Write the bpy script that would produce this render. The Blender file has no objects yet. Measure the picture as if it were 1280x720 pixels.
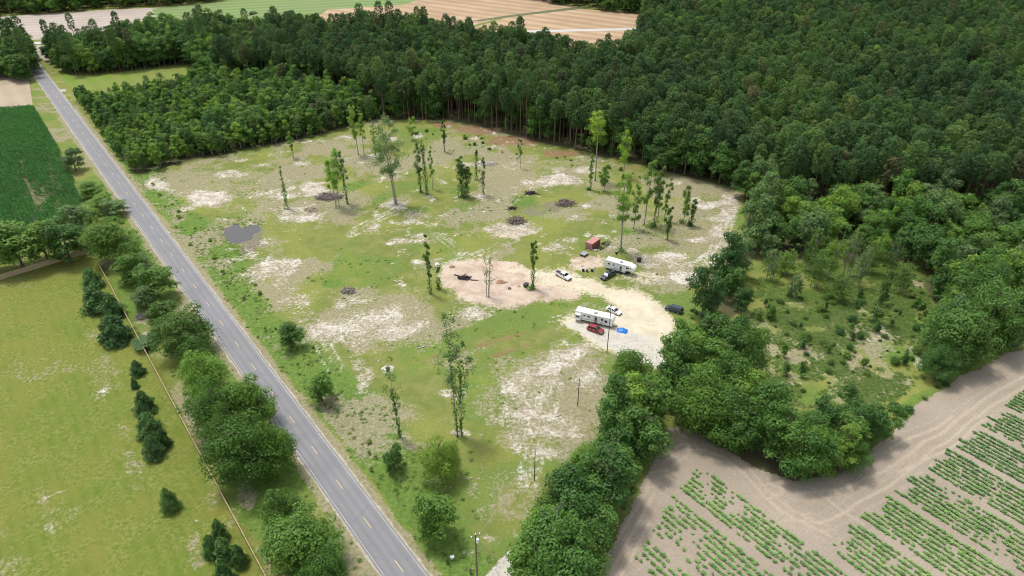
import bpy, math, random
import numpy as np
from mathutils import Vector, Matrix

# ------------------------------------------------------------------ camera, sky, sun, exposure
scene = bpy.context.scene
COL = scene.collection
F, H, PITCH = 854.0, 112.0, math.radians(32.3)
CP, SP = math.cos(PITCH), math.sin(PITCH)

cam_d = bpy.data.cameras.new("camera")
cam = bpy.data.objects.new("camera", cam_d)
COL.objects.link(cam)
cam.location = (0, 0, H)
cam.rotation_euler = (math.pi / 2 - PITCH, 0, 0)
cam_d.sensor_width = 36.0
cam_d.lens = 36.0 * F / 1280.0
cam_d.clip_start, cam_d.clip_end = 1.0, 20000.0
scene.camera = cam

SUN_EL = math.radians(70)
SHADOW = Vector((0.74, -0.67)).normalized()            # the way shadows fall on the ground
sun_dir = Vector((-SHADOW.x * math.cos(SUN_EL), -SHADOW.y * math.cos(SUN_EL), math.sin(SUN_EL)))
world = bpy.data.worlds.new("World")
scene.world = world
world.use_nodes = True
wn = world.node_tree
bg = wn.nodes["Background"]
sky = wn.nodes.new("ShaderNodeTexSky")
sky.sky_type = 'NISHITA'
sky.sun_disc = False
sky.sun_elevation = SUN_EL
sky.sun_rotation = math.atan2(sun_dir.x, sun_dir.y)
sky.dust_density = 2.5
hs = wn.nodes.new("ShaderNodeHueSaturation")       # thin bright cloud: a paler sky
hs.inputs["Saturation"].default_value = 0.35
wn.links.new(sky.outputs[0], hs.inputs["Color"])
wn.links.new(hs.outputs[0], bg.inputs[0])
bg.inputs[1].default_value = 0.15
sun_l = bpy.data.lights.new("sun", 'SUN')
sun_l.energy = 1.7
sun_l.angle = math.radians(8)
sun_l.color = (1.0, 0.95, 0.87)
sun_o = bpy.data.objects.new("sun", sun_l)
COL.objects.link(sun_o)
sun_o.rotation_euler = sun_dir.to_track_quat('Z', 'Y').to_euler()
scene.view_settings.view_transform = 'Standard'
scene.view_settings.look = 'None'
scene.view_settings.exposure = 0.88
scene.view_settings.gamma = 1.0
scene.view_settings.use_curve_mapping = False
scene.render.engine = 'CYCLES'
scene.cycles.max_bounces = 6
scene.cycles.transparent_max_bounces = 4
scene.cycles.use_denoising = True
scene.cycles.pixel_filter_type = 'BLACKMAN_HARRIS'
scene.cycles.filter_width = 1.0

# ------------------------------------------------------------------ measuring the place
def gp(px, py, z=0.0):
    """The point at height z that the photograph shows at px, py."""
    x = (px - 640) / F
    v = (py - 360) / F
    d = (H - z) / (SP + v * CP)
    return Vector((x * d, (CP - v * SP) * d, z))

def ztop(g, py):
    """Height at which something standing on g reaches photograph row py."""
    v = (py - 360) / F
    return H - g.y * (SP + v * CP) / (CP - v * SP)

def to_px(X, Y):
    """Photograph column and row of ground points (arrays)."""
    depth = Y * CP + H * SP
    down = H * CP - Y * SP
    depth = np.where(depth < 5, 5, depth)
    return 640 + F * X / depth, 360 + F * down / depth

RD = Vector((-0.61546, 0.78817, 0))                    # along the road
RN = Vector((0.78817, 0.61546, 0))                     # to its right
RO = gp(244.5, 360)
def uw(u, w, z=0.0):
    p = RO + RD * u + RN * w
    return Vector((p.x, p.y, z))
def to_uw(p):
    q = p - RO
    return q.dot(RD), q.dot(RN)

def in_poly(x, y, poly):
    x = np.asarray(x, float); y = np.asarray(y, float)
    r = np.zeros(x.shape, bool)
    n = len(poly)
    for i in range(n):
        x0, y0 = poly[i][0], poly[i][1]
        x1, y1 = poly[(i + 1) % n][0], poly[(i + 1) % n][1]
        if y0 == y1:
            continue
        c = ((y0 > y) != (y1 > y)) & (x < (x1 - x0) * (y - y0) / (y1 - y0) + x0)
        r ^= c
    return r

def seg_dist(x, y, pts):
    d = np.full(np.shape(x), 1e9)
    for (x0, y0), (x1, y1) in zip(pts[:-1], pts[1:]):
        dx, dy = x1 - x0, y1 - y0
        t = np.clip(((x - x0) * dx + (y - y0) * dy) / (dx * dx + dy * dy + 1e-9), 0, 1)
        d = np.minimum(d, np.hypot(x - x0 - t * dx, y - y0 - t * dy))
    return d

_R = np.random.default_rng(3)
_LAT = _R.random((256, 256))
def vnoise(x, y):
    xi = np.floor(x).astype(int); yi = np.floor(y).astype(int)
    fx = x - xi; fy = y - yi
    fx = fx * fx * (3 - 2 * fx); fy = fy * fy * (3 - 2 * fy)
    a = _LAT[xi & 255, yi & 255]; b = _LAT[(xi + 1) & 255, yi & 255]
    c = _LAT[xi & 255, (yi + 1) & 255]; d = _LAT[(xi + 1) & 255, (yi + 1) & 255]
    return (a * (1 - fx) + b * fx) * (1 - fy) + (c * (1 - fx) + d * fx) * fy
def fbm(x, y, s, o=4):
    r = 0; amp = 0.5; tot = 0
    for k in range(o):
        r = r + amp * vnoise(x / s + 17.3 * k, y / s + 9.1 * k); tot += amp
        amp *= 0.55; s *= 0.5
    return r / tot
def sstep(a, b, x):
    t = np.clip((x - a) / (b - a), 0, 1)
    return t * t * (3 - 2 * t)

# ------------------------------------------------------------------ objects
def tag(o, label=None, cat=None, group=None, kind=None):
    if label: o["label"] = label
    if cat: o["category"] = cat
    if group: o["group"] = group
    if kind: o["kind"] = kind
    return o

def empty(name, loc, rz=0.0, label=None, cat=None, group=None):
    o = bpy.data.objects.new(name, None)
    o.empty_display_size = 0.5
    o.location = loc
    o.rotation_euler = (0, 0, rz)
    COL.objects.link(o)
    return tag(o, label, cat, group)

def np_mesh(name, V, Q=None, T=None, mats=(), smooth=False, mat_idx=None):
    """A mesh from arrays of vertices, quads and triangles."""
    V = np.asarray(V, np.float32).reshape(-1, 3)
    Q = np.zeros((0, 4), np.int32) if Q is None else np.asarray(Q, np.int32).reshape(-1, 4)
    T = np.zeros((0, 3), np.int32) if T is None else np.asarray(T, np.int32).reshape(-1, 3)
    me = bpy.data.meshes.new(name)
    me.vertices.add(len(V)); me.vertices.foreach_set("co", V.ravel())
    me.loops.add(Q.size + T.size)
    me.loops.foreach_set("vertex_index", np.concatenate([Q.ravel(), T.ravel()]).astype(np.int32))
    n = len(Q) + len(T)
    me.polygons.add(n)
    st = np.concatenate([np.arange(len(Q)) * 4, Q.size + np.arange(len(T)) * 3]).astype(np.int32)
    me.polygons.foreach_set("loop_start", st)
    if smooth:
        me.polygons.foreach_set("use_smooth", np.ones(n, bool))
    for m in mats: me.materials.append(m)
    if mat_idx is not None:
        me.polygons.foreach_set("material_index", np.asarray(mat_idx, np.int32))
    me.update(calc_edges=True)
    me.validate()
    return me

def link(name, me, parent=None, loc=None, rot=None, scale=None):
    o = bpy.data.objects.new(name, me)
    COL.objects.link(o)
    if parent is not None: o.parent = parent
    if loc is not None: o.location = loc
    if rot is not None: o.rotation_euler = rot
    if scale is not None: o.scale = scale
    return o

class MB:
    """Collects shapes, then links them as ONE mesh object."""
    def __init__(s): s.V = []; s.F = []
    def add(s, vs, fs):
        b = len(s.V); s.V += [tuple(v) for v in vs]; s.F += [[i + b for i in f] for f in fs]; return s
    def box(s, c, d, rz=0.0, ry=0.0):
        m = Matrix.Translation(c) @ Matrix.Rotation(rz, 4, 'Z') @ Matrix.Rotation(ry, 4, 'Y')
        vs = [m @ Vector((x * d[0] / 2, y * d[1] / 2, z * d[2] / 2)) for x in (-1, 1) for y in (-1, 1) for z in (-1, 1)]
        return s.add(vs, [(0, 1, 3, 2), (4, 6, 7, 5), (0, 4, 5, 1), (2, 3, 7, 6), (0, 2, 6, 4), (1, 5, 7, 3)])
    def tube(s, pts, rads, n=7, cap=True):
        pts = [Vector(p) for p in pts]
        rings = []
        for i, p in enumerate(pts):
            t = (pts[min(i + 1, len(pts) - 1)] - pts[max(i - 1, 0)]).normalized()
            a = t.orthogonal().normalized() if abs(t.z) > 0.95 else t.cross(Vector((0, 0, 1))).normalized()
            if abs(t.z) > 0.95:
                a = (Vector((1, 0, 0)) - t * t.x).normalized()
            b = t.cross(a)
            rings.append([p + (a * math.cos(2 * math.pi * k / n) + b * math.sin(2 * math.pi * k / n)) * rads[i] for k in range(n)])
        fs = []
        for i in range(len(pts) - 1):
            for k in range(n):
                k2 = (k + 1) % n
                fs.append((i * n + k, i * n + k2, (i + 1) * n + k2, (i + 1) * n + k))
        if cap:
            fs.append(tuple(range(n))[::-1]); fs.append(tuple((len(pts) - 1) * n + k for k in range(n)))
        return s.add([v for r in rings for v in r], fs)
    def prism(s, poly, y0, y1, squeeze=None):
        """A side outline (x, z) carried across from y0 to y1; squeeze(z) narrows it."""
        q = squeeze or (lambda z: 1.0)
        n = len(poly)
        vs = [(x, y0 * q(z), z) for x, z in poly] + [(x, y1 * q(z), z) for x, z in poly]
        fs = [tuple(range(n)), tuple(range(2 * n - 1, n - 1, -1))]
        fs += [(i, i + n, (i + 1) % n + n, (i + 1) % n) for i in range(n)]
        return s.add(vs, fs)
    def quad(s, a, b, c, d): return s.add([a, b, c, d], [(0, 1, 2, 3)])
    def build(s, name, mat, parent=None, smooth=False, bevel=0.0, fix=True):
        import bmesh
        me = bpy.data.meshes.new(name)
        me.from_pydata(s.V, [], s.F)
        if fix or bevel:
            bm = bmesh.new(); bm.from_mesh(me)
            if fix: bmesh.ops.recalc_face_normals(bm, faces=bm.faces)
            if bevel:
                bmesh.ops.bevel(bm, geom=[e for e in bm.edges if e.is_manifold and e.calc_face_angle(0) > 0.4], offset=bevel, segments=2, affect='EDGES', profile=0.6, clamp_overlap=True)
            bm.to_mesh(me); bm.free()
        if smooth:
            for p in me.polygons: p.use_smooth = True
        me.materials.append(mat)
        return link(name, me, parent)

# ------------------------------------------------------------------ materials
class NT:
    """Short hand for building a node tree."""
    def __init__(s, name):
        s.m = bpy.data.materials.new(name); s.m.use_nodes = True
        s.t = s.m.node_tree; s.p = s.t.nodes["Principled BSDF"]; s.out = s.t.nodes["Material Output"]
    def n(s, typ, **kw):
        x = s.t.nodes.new(typ)
        for k, v in kw.items(): setattr(x, k, v)
        return x
    def l(s, a, b): s.t.links.new(a, b)
    def noise(s, scale, detail=4, rough=0.6, vec=None, dist=0.0):
        x = s.n("ShaderNodeTexNoise"); x.inputs["Scale"].default_value = scale
        x.inputs["Detail"].default_value = detail; x.inputs["Roughness"].default_value = rough
        x.inputs["Distortion"].default_value = dist
        if vec is not None: s.l(vec, x.inputs["Vector"])
        return x.outputs["Fac"]
    def pos(s): return s.n("ShaderNodeNewGeometry").outputs["Position"]
    def objco(s): return s.n("ShaderNodeTexCoord").outputs["Object"]
    def mapping(s, vec, scale=(1, 1, 1), rot=(0, 0, 0)):
        x = s.n("ShaderNodeMapping"); s.l(vec, x.inputs[0])
        x.inputs["Scale"].default_value = scale; x.inputs["Rotation"].default_value = rot
        return x.outputs[0]
    def _set(s, sock, v):
        if hasattr(v, "links"): s.l(v, sock)
        elif isinstance(v, (int, float)): sock.default_value = v
        else: sock.default_value = tuple(v) + ((1,) if len(v) == 3 else ())
    def mix(s, fac, a, b, mode='MIX'):
        x = s.n("ShaderNodeMix", data_type='RGBA', blend_type=mode)
        s._set(x.inputs[0], fac); s._set(x.inputs[6], a); s._set(x.inputs[7], b)
        return x.outputs[2]
    def math(s, op, a, b=0.0, c=None):
        x = s.n("ShaderNodeMath", operation=op)
        s._set(x.inputs[0], a); s._set(x.inputs[1], b)
        if c is not None: s._set(x.inputs[2], c)
        return x.outputs[0]
    def step(s, v, lo, hi):
        x = s.n("ShaderNodeMapRange", interpolation_type='SMOOTHSTEP')
        s._set(x.inputs[0], v); x.inputs[1].default_value = lo; x.inputs[2].default_value = hi
        return x.outputs[0]
    def ramp(s, v, stops):
        x = s.n("ShaderNodeValToRGB"); s.l(v, x.inputs[0])
        e = x.color_ramp.elements
        while len(e) < len(stops): e.new(0.5)
        for i, (p, c) in enumerate(stops):
            e[i].position = p; e[i].color = tuple(c) + (1,)
        return x.outputs[0]
    def bump(s, h, strength=0.4, dist=0.1):
        x = s.n("ShaderNodeBump"); s.l(h, x.inputs["Height"])
        x.inputs["Strength"].default_value = strength; x.inputs["Distance"].default_value = dist
        s.l(x.outputs[0], s.p.inputs["Normal"])
    def col(s, c): s._set(s.p.inputs["Base Color"], c)
    def rough(s, r, spec=0.3):
        s._set(s.p.inputs["Roughness"], r); s.p.inputs["Specular IOR Level"].default_value = spec

def plain(name, c, rough=0.5, metal=0.0, spec=0.4, dirt=0.25, scale=3.0):
    t = NT(name)
    nz = t.noise(scale, 5, 0.65, t.objco())
    t.col(t.mix(t.step(nz, 0.35, 0.75), c, [x * (1 - dirt) for x in c]))
    t.rough(rough, spec); t.p.inputs["Metallic"].default_value = metal
    return t.m

def leaf_mat(name, stops, trans=0.3, var=0.35, clump=0.8):
    """Leaves: each plant takes its own tone from stops, with lighter and darker sprays."""
    t = NT(name)
    rnd = t.n("ShaderNodeObjectInfo").outputs["Random"]
    c = t.ramp(rnd, stops)
    place = t.noise(.011, 3, .6, t.n("ShaderNodeObjectInfo").outputs["Location"])
    c = t.mix(t.step(place, .38, .62), t.mix(1.0, c, (.84, .86, .92), 'MULTIPLY'), t.mix(1.0, c, (1.22, 1.16, 1.0), 'MULTIPLY'))
    one = t.math('FRACT', t.math('MULTIPLY', rnd, 37.7))
    c = t.mix(1.0, c, t.mix(one, (.80, .82, .82), (1.2, 1.17, 1.12)), 'MULTIPLY')
    nz = t.noise(clump, 3, 0.6, t.objco())
    c = t.mix(t.step(nz, 0.3, 0.7), t.mix(1.0, c, (1 - var,) * 3, 'MULTIPLY'), t.mix(1.0, c, (1 + var, 1 + var * 0.9, 1 + var * .3), 'MULTIPLY'))
    t.col(c); t.rough(0.55, 0.25)
    tr = t.n("ShaderNodeBsdfTranslucent"); t.l(t.mix(1.0, c, (1.25, 1.3, 0.55), 'MULTIPLY'), tr.inputs[0])
    mx = t.n("ShaderNodeMixShader"); mx.inputs[0].default_value = trans
    t.l(t.p.outputs[0], mx.inputs[1]); t.l(tr.outputs[0], mx.inputs[2]); t.l(mx.outputs[0], t.out.inputs[0])
    return t.m
# ------------------------------------------------------------------ where the woods stand (photograph outlines taken to the ground)
FOREST = [gp(*p) for p in [(62,78,0),(88,96,0),(130,92,0),(185,87,0),(235,80,0),(270,95,4),(340,92,8),(400,98,8),(450,118,6),(478,150,0),
    (560,150,0),(600,158,0),(650,172,0),(700,184,0),(760,198,0),(830,214,0),(925,238,0),(1000,262,0),(1290,275,0),(1520,300,0),
    (1640,-24,22),(1280,-24,22),(806,-24,22),(806,62,0),(775,56,20),(720,42,24),(640,28,24),(600,27,24),(560,20,24),(520,14,22),(480,18,22),(420,19,22),
    (330,14,22),(260,12,22),(215,14,22),(165,24,18),(120,40,14),(60,44,10)]]
YOUNG = [gp(*p) for p in [(92,122,0),(112,143,0),(128,168,0),(150,198,0),(172,220,0),(200,211,0),(250,199,0),(300,189,0),(360,177,0),(410,167,0),
    (445,156,0),(474,148,0),(452,118,6),(400,98,8),(335,92,8),(270,94,4),(240,92,8),(180,101,8),(112,113,6)]]
MIXED = [gp(*p) for p in [(922,246,0),(1000,262,0),(1290,275,0),(1480,320,0),(1420,395,0),(1290,425,0),(1215,455,0),(1160,470,0),(1172,430,0),(1165,385,0),
    (1140,345,0),(1095,352,0),(1000,352,0),(960,362,0),(935,385,0),(890,412,0),(862,412,0),(880,380,0),(898,350,0),(930,315,0),(935,285,0)]]
THICKET = [gp(*p) for p in [(834,520,0),(872,545,0),(930,580,0),(1000,603,0),(1048,592,0),(1085,565,0),(1104,540,0),(1106,512,8),(1094,492,10),
    (1070,478,12),(1035,482,12),(1000,520,10),(962,500,12),(945,440,12),(915,405,12),(880,400,12),(850,410,12),(835,440,12)]]
def contains(poly, x, y): return in_poly(x, y, [(p.x, p.y) for p in poly])

# ------------------------------------------------------------------ the ground, one sheet to the horizon
def axis(lo, hi, step, far):
    a = list(np.arange(lo, hi + 1e-6, step))
    d = step
    left, right = [], []
    x = lo
    while x > -far: d *= 1.35; x -= d; left.append(x)
    d = step; x = hi
    while x < far: d *= 1.35; x += d; right.append(x)
    return np.array(left[::-1] + a + right)
gx, gy = axis(-225, 150, 0.8, 9000), axis(72, 400, 0.8, 9000)
X, Y = np.meshgrid(gx, gy, indexing='ij')
PX, PY = to_px(X, Y)
U = (X - RO.x) * RD.x + (Y - RO.y) * RD.y
W = (X - RO.x) * RN.x + (Y - RO.y) * RN.y
near = Y > 40

wob = fbm(X, Y, 7, 4) - 0.5
wob2 = fbm(X + 91, Y + 37, 22, 4) - 0.5
def ell(cx, cy, rx, ry, s=1.0, ang=0.0):
    a = math.radians(ang)
    dx, dy = PX - cx, PY - cy
    ex = (dx * math.cos(a) + dy * math.sin(a)) / rx
    ey = (-dx * math.sin(a) + dy * math.cos(a)) / ry
    r = np.hypot(ex, ey) + wob * 0.9
    return np.where(near, sstep(1.35, 0.35, r) * s, 0)
def poly_px(pts, soft=6.0, s=1.0):
    ins = in_poly(PX, PY, pts)
    d = seg_dist(PX, PY, pts + [pts[0]])
    sd = np.where(ins, d, -d) + wob * 14
    return np.where(near, sstep(-soft, soft, sd) * s, 0)
def many(rows):
    r = np.zeros(X.shape)
    for e in rows: r = np.maximum(r, ell(*e))
    return r

clearing = [(150,210),(185,222),(250,200),(330,184),(410,165),(470,148),(560,148),(650,170),(760,197),(850,216),(925,240),(940,300),(900,360),(870,400),(835,440),
            (790,455),(750,500),(700,600),(650,690),(600,760),(560,740),(470,600),(330,430)]
in_clear = in_poly(PX, PY, clearing) & near

flecks = sstep(.62, .72, fbm(X + 50, Y, 3.2, 3)) * sstep(.45, .6, fbm(X, Y + 80, 30, 2)) * .6 * in_clear
sand = many([(200,232,20,8,.85,20),(262,248,34,14,1.0,5),(285,218,22,6,.75),(235,262,14,5,.6),(350,243,44,8,.6),(372,268,34,12,.7),(392,240,22,9,1.0),(387,232,16,6,.85),
    (455,287,20,5,.6),(470,272,7,22,.5),(492,256,20,7,.95),(518,270,30,8,.45),(340,336,36,13,.7),(360,330,22,8,.7),(505,300,44,8,.4),(528,294,8,4,.8),(520,327,10,4,.8),(487,305,6,3,.9),
    (465,405,74,24,.62,-8),(410,415,30,16,.75,-8),(505,412,44,12,.75,-20),(440,378,40,9,.55,-5),(375,378,24,8,.5),(452,462,14,28,.55,-20),(485,461,8,7,1.0),(452,485,8,10,.6),
    (560,492,16,7,.75),(580,492,9,8,.85),(495,510,5,4,.7),(505,545,12,5,.5),(545,600,18,8,.5),(578,541,14,7,.8),
    (870,250,12,5,.7),(884,256,22,6,.9),(906,272,18,7,.85),(895,290,12,10,.9),(880,300,26,5,.7),(912,255,14,18,.6),(842,322,26,9,.85),(855,345,22,10,.85),(915,300,10,18,.5),
    (878,335,26,10,.45),(850,228,10,5,.6),
    (640,287,44,14,.6),(655,290,22,7,.8),(690,226,36,8,.7),(702,222,16,5,.95),(698,212,12,4,.7),(732,212,18,6,.8),(660,228,14,6,.5),(604,246,9,4,.7),(640,207,18,8,.4),
    (733,258,6,4,1.0),(468,196,14,4,.6),(486,174,12,4,.6),(522,170,10,4,.7),(562,208,20,5,.4),(590,205,30,6,.5),(594,172,8,4,.6),(380,205,14,4,.6),(300,200,20,4,.5),(355,190,14,3,.4),
    (330,205,12,3,.5),(430,172,14,3,.6),
    (650,510,44,52,.45),(670,470,46,20,.6,-20),(705,452,50,16,.75,-30),(657,517,18,9,1.0),(690,535,46,20,.6),(672,563,38,18,.55),(640,488,14,9,.75),(735,470,24,22,.6),
    (660,590,22,8,.5),(655,655,16,5,.35),(630,490,9,5,.8),(700,400,30,10,.55),(600,395,28,8,.6),(585,390,26,8,.55,-10),(672,398,24,7,.5),
    (690,310,20,9,.5),(712,300,16,5,.4),(770,300,20,5,.4),(795,320,14,6,.6),(815,330,26,9,.6),(820,350,22,7,.6),(600,500,8,6,.4)])
sand = np.maximum(sand * 1.0, flecks)
halo = sand.copy()
for _ in range(10):
    halo[1:-1, 1:-1] = (halo[1:-1, 1:-1] + halo[:-2, 1:-1] + halo[2:, 1:-1] + halo[1:-1, :-2] + halo[1:-1, 2:]) / 5
def trail(pts, wd, s):
    q = [gp(*a_) for a_ in pts]
    d_ = seg_dist(X + wob * 2, Y - wob * 2, [(a_.x, a_.y) for a_ in q])
    return np.where(near, sstep(wd, wd * .4, np.minimum(np.abs(d_), np.abs(d_ - 1.9))) * s, 0)
sand = np.maximum(sand, np.maximum(trail([(345,345),(372,380),(398,420),(420,460)], .8, .5), trail([(500,262),(470,275),(440,292)], 1.0, .55)))
sand = np.maximum(sand, np.maximum(trail([(640,300),(600,318),(560,330)], 1.0, .5), trail([(700,430),(690,480),(680,540),(662,600)], 1.2, .5)))
sand = np.maximum(sand, np.maximum(trail([(845,335),(880,330),(905,300),(912,262)], 1.2, .6), trail([(500,262),(540,285),(580,318)], .9, .42)))
drive = np.maximum(poly_px([(636,338),(700,333),(742,350),(760,357),(795,360),(822,374),(842,396),(846,412),(836,440),(820,452),(800,450),(770,444),(740,428),(714,412),(700,402),(712,394),(752,392),(768,388),(752,372),(720,362),(688,354)], 13, 1.0),
    poly_px([(706,404),(725,402),(800,415),(838,430),(826,462),(800,455),(760,440),(722,416)], 10, 1.0))
drive = np.maximum(drive, many([(690,352,30,8,.7),(830,432,14,22,.9),(795,345,40,10,.5)]))
track = gp(818, 440), gp(806, 490), gp(772, 556), gp(720, 624), gp(676, 668), gp(640, 702), gp(590, 756)
td = seg_dist(X, Y, [(p.x, p.y) for p in track])
gravel = np.where(near, sstep(2.6, 1.5, td + wob * 1.2), 0) * sstep(470, 520, PY)
gravel = np.maximum(gravel, poly_px([(735,408),(775,414),(825,425),(838,445),(822,460),(798,453),(768,440),(738,424)], 12, 1.0))
gravel = np.maximum(gravel, poly_px([(708,406),(716,400),(740,408),(735,424),(722,416)], 3, .8))
pink = np.maximum(poly_px([(550,348),(558,330),(580,322),(605,320),(640,328),(668,338),(672,352),(694,350),(726,368),(716,378),(690,376),(662,381),(622,386),(594,380),(572,372)], 11, 1.0),
    many([(740,328,30,11,.8),(700,318,22,6,.4),(640,292,34,9,.45)]))
straw = many([(600,162,44,7,.9),(650,176,48,8,.9),(700,192,34,7,.7),(560,156,24,6,.7),(790,210,40,4,.5),(760,312,34,10,.35),(930,250,24,6,.5)])
for a_, b_ in (((690,430),(560,420)),((700,440),(580,436)),((560,455),(520,440))):
    straw = np.maximum(straw, ell((a_[0] + b_[0]) / 2, (a_[1] + b_[1]) / 2, 66, 4, .5, -16))
wob3 = fbm(X - 33, Y + 71, 13, 4) - .5
dry = np.clip(0.34 + wob2 * 2.4 + wob3 * 1.6, 0, 1) * in_clear
dry = np.maximum(dry, np.clip(halo * 1.5, 0, .9))
rut = np.maximum(trail([(566,424),(620,405),(690,385),(728,370)], 1.7, 1.0), trail([(540,440),(600,424),(660,408),(700,396)], 1.0, .7))
dry = np.maximum(dry, many([(330,235,80,30,.6),(420,250,60,22,.7),(480,400,130,45,.8),(690,510,110,90,.75),(870,290,70,60,.7),(690,215,150,28,.52),(540,185,120,26,.38),(560,440,60,26,.55),
    (840,340,70,30,.75),(640,620,70,60,.5),(600,250,60,20,.4),(250,230,80,26,.7),(470,330,40,16,.3)]))
lush = many([(655,252,24,11,1.0,10),(417,354,18,6,1.0),(440,234,30,7,.8,-14),(500,212,60,8,.7,-18),(570,190,50,8,.7,-14),(760,300,60,16,.5),(800,293,44,12,.7),(640,270,90,18,.4),
    (880,395,14,12,.7),(690,270,40,12,.5),(520,262,24,6,.8),(440,262,30,6,.7),(570,240,12,5,.8),(560,300,90,30,.3),(700,300,60,14,.4),(740,240,24,8,.5),(815,342,12,5,.7),(850,370,34,8,.6),(875,378,30,12,.7),
    (610,440,46,14,.4),(575,450,40,18,.45),(620,560,40,30,.3),(590,640,60,40,.3),(575,690,40,30,.5)])
lush = np.maximum(lush, np.clip(.24 + wob3 * 2.4 - wob2 * 1.6, 0, .58) * in_clear)
lush = np.maximum(lush, rut * .6)
sand = sand * (1 - rut)
dry = dry * (1 - rut * .8)
# verge and ditch right of the road, in road coordinates
vu = U + wob * 6; vw = W + wob * 3.2
alongside = (U > -150) & (U < 165)
ditch = sstep(5.2, 7.0, vw) * sstep(19 + 3, 14, vw - 3 * np.sin(U * 0.06)) * alongside
ditch2 = sstep(5.0, 6.5, vw) * sstep(11.5, 8.5, vw) * alongside
lush = np.maximum(lush, np.maximum(ditch * .85 * (0.6 + 0.8 * (fbm(X, Y, 9) )), ditch2 * .9))
verge = sstep(3.0, 3.6, np.abs(W)) * sstep(6.6, 4.6, np.abs(W) + wob * 1.6)
dry = np.maximum(dry, verge * 0.85)
# left of the fence: a mown field; between fence and road: rough grass under trees
fence_line = gp(128, 318), gp(330, 718)
left_w = W < -19
yard_dry = np.where(near & (W < -19), np.clip(.30 + wob2 * 2.6 + wob3 * .9 + .25 * sstep(400, 640, PY), 0, .85), 0)
dry = np.maximum(dry, yard_dry * .5)
yard = np.where(near & (PY > 315) & (W < -19.2 + wob * 2), 1.0, 0)
lawn_strip = np.where(near & (W < -4.5) & (W > -20), 1.0, 0)
lush = np.maximum(lush, lawn_strip * np.clip(0.42 + wob2 * 2.2, 0, .8))
dry = np.maximum(dry, lawn_strip * np.clip(0.35 - wob2 * 2.5, 0, .9))
dry = np.maximum(dry, many([(255,480,14,40,.9,-25),(282,560,14,40,.8,-25),(160,560,14,60,.5,-8),(172,590,10,20,.6),(115,420,26,10,.5),(130,470,30,40,.45,-10),(60,640,18,30,.45,-20),(95,640,26,20,.4),
    (310,620,16,24,.9),(345,430,10,20,.4),(180,398,14,10,.7),(245,690,16,30,.6),(440,700,16,40,.8,-30),(420,600,8,60,.7,-38)]))
sand = np.maximum(sand, many([(183,420,9,5,.9),(170,588,14,5,.45),(168,608,14,6,.4),(75,615,26,2,.6,-20),(62,663,9,11,.42,-20),(130,490,8,5,.6),(280,588,10,16,.45),(245,650,5,4,.6),(225,670,4,3,.8),(265,452,8,4,.3)]))
# the cut-over scrub patch on the right
scrub = np.where(near, poly_px([(930,400),(960,370),(1000,360),(1060,352),(1100,350),(1150,345),(1172,400),(1168,465),(1120,500),(1010,510),(950,500),(930,450)], 14, 1.0), 0)
lush = np.maximum(lush, scrub * np.clip(0.60 + wob2 * 2.4 + wob, 0, .95) * sstep(365, 400, PY))
dry = np.maximum(dry, scrub * np.clip(0.40 - wob2 * 2.2 + wob, 0, 1))
sand = np.maximum(sand, scrub * many([(1070,385,60,12,.42),(1100,420,30,14,.45),(985,480,30,8,.4),(1010,380,30,9,.35),(1150,450,10,14,.5)]))
edge_strip = many([(1140,510,40,14,.9,-38),(1205,462,40,10,.9,-28),(1060,600,30,6,.5,-35)])
lush = np.maximum(lush, edge_strip)
# under the woods
xs, ys = X.ravel(), Y.ravel()
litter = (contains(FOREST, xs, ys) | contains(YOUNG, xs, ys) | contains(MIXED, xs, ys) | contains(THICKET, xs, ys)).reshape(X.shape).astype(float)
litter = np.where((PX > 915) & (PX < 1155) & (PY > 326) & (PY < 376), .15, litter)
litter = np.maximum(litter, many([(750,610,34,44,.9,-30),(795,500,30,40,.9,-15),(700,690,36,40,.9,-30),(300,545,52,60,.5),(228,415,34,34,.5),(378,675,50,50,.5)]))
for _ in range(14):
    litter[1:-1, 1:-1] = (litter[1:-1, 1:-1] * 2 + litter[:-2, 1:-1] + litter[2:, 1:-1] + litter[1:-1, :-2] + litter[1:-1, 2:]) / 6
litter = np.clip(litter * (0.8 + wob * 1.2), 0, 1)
mud = many([(302,296,34,20,.75),(308,311,14,8,1.0),(318,290,12,6,.7),(665,262,28,12,.55),(690,258,26,9,.6),(585,210,34,7,.5),(405,245,30,5,.5),(300,270,60,10,.25),(1040,375,50,8,.6),(500,252,16,5,.5)])

Z = -0.75 * np.maximum(ell(294, 291, 19, 14), ell(313, 285, 12, 6) * .62) - 0.55 * np.exp(-((W - 8.5) / 1.6) ** 2) * alongside
Z = Z + np.where(in_clear, wob * 0.35, 0)
nxg, nyg = len(gx), len(gy)
idx = np.arange(nxg * nyg).reshape(nxg, nyg)
Q = np.stack([idx[:-1, :-1], idx[1:, :-1], idx[1:, 1:], idx[:-1, 1:]], -1).reshape(-1, 4)

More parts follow.
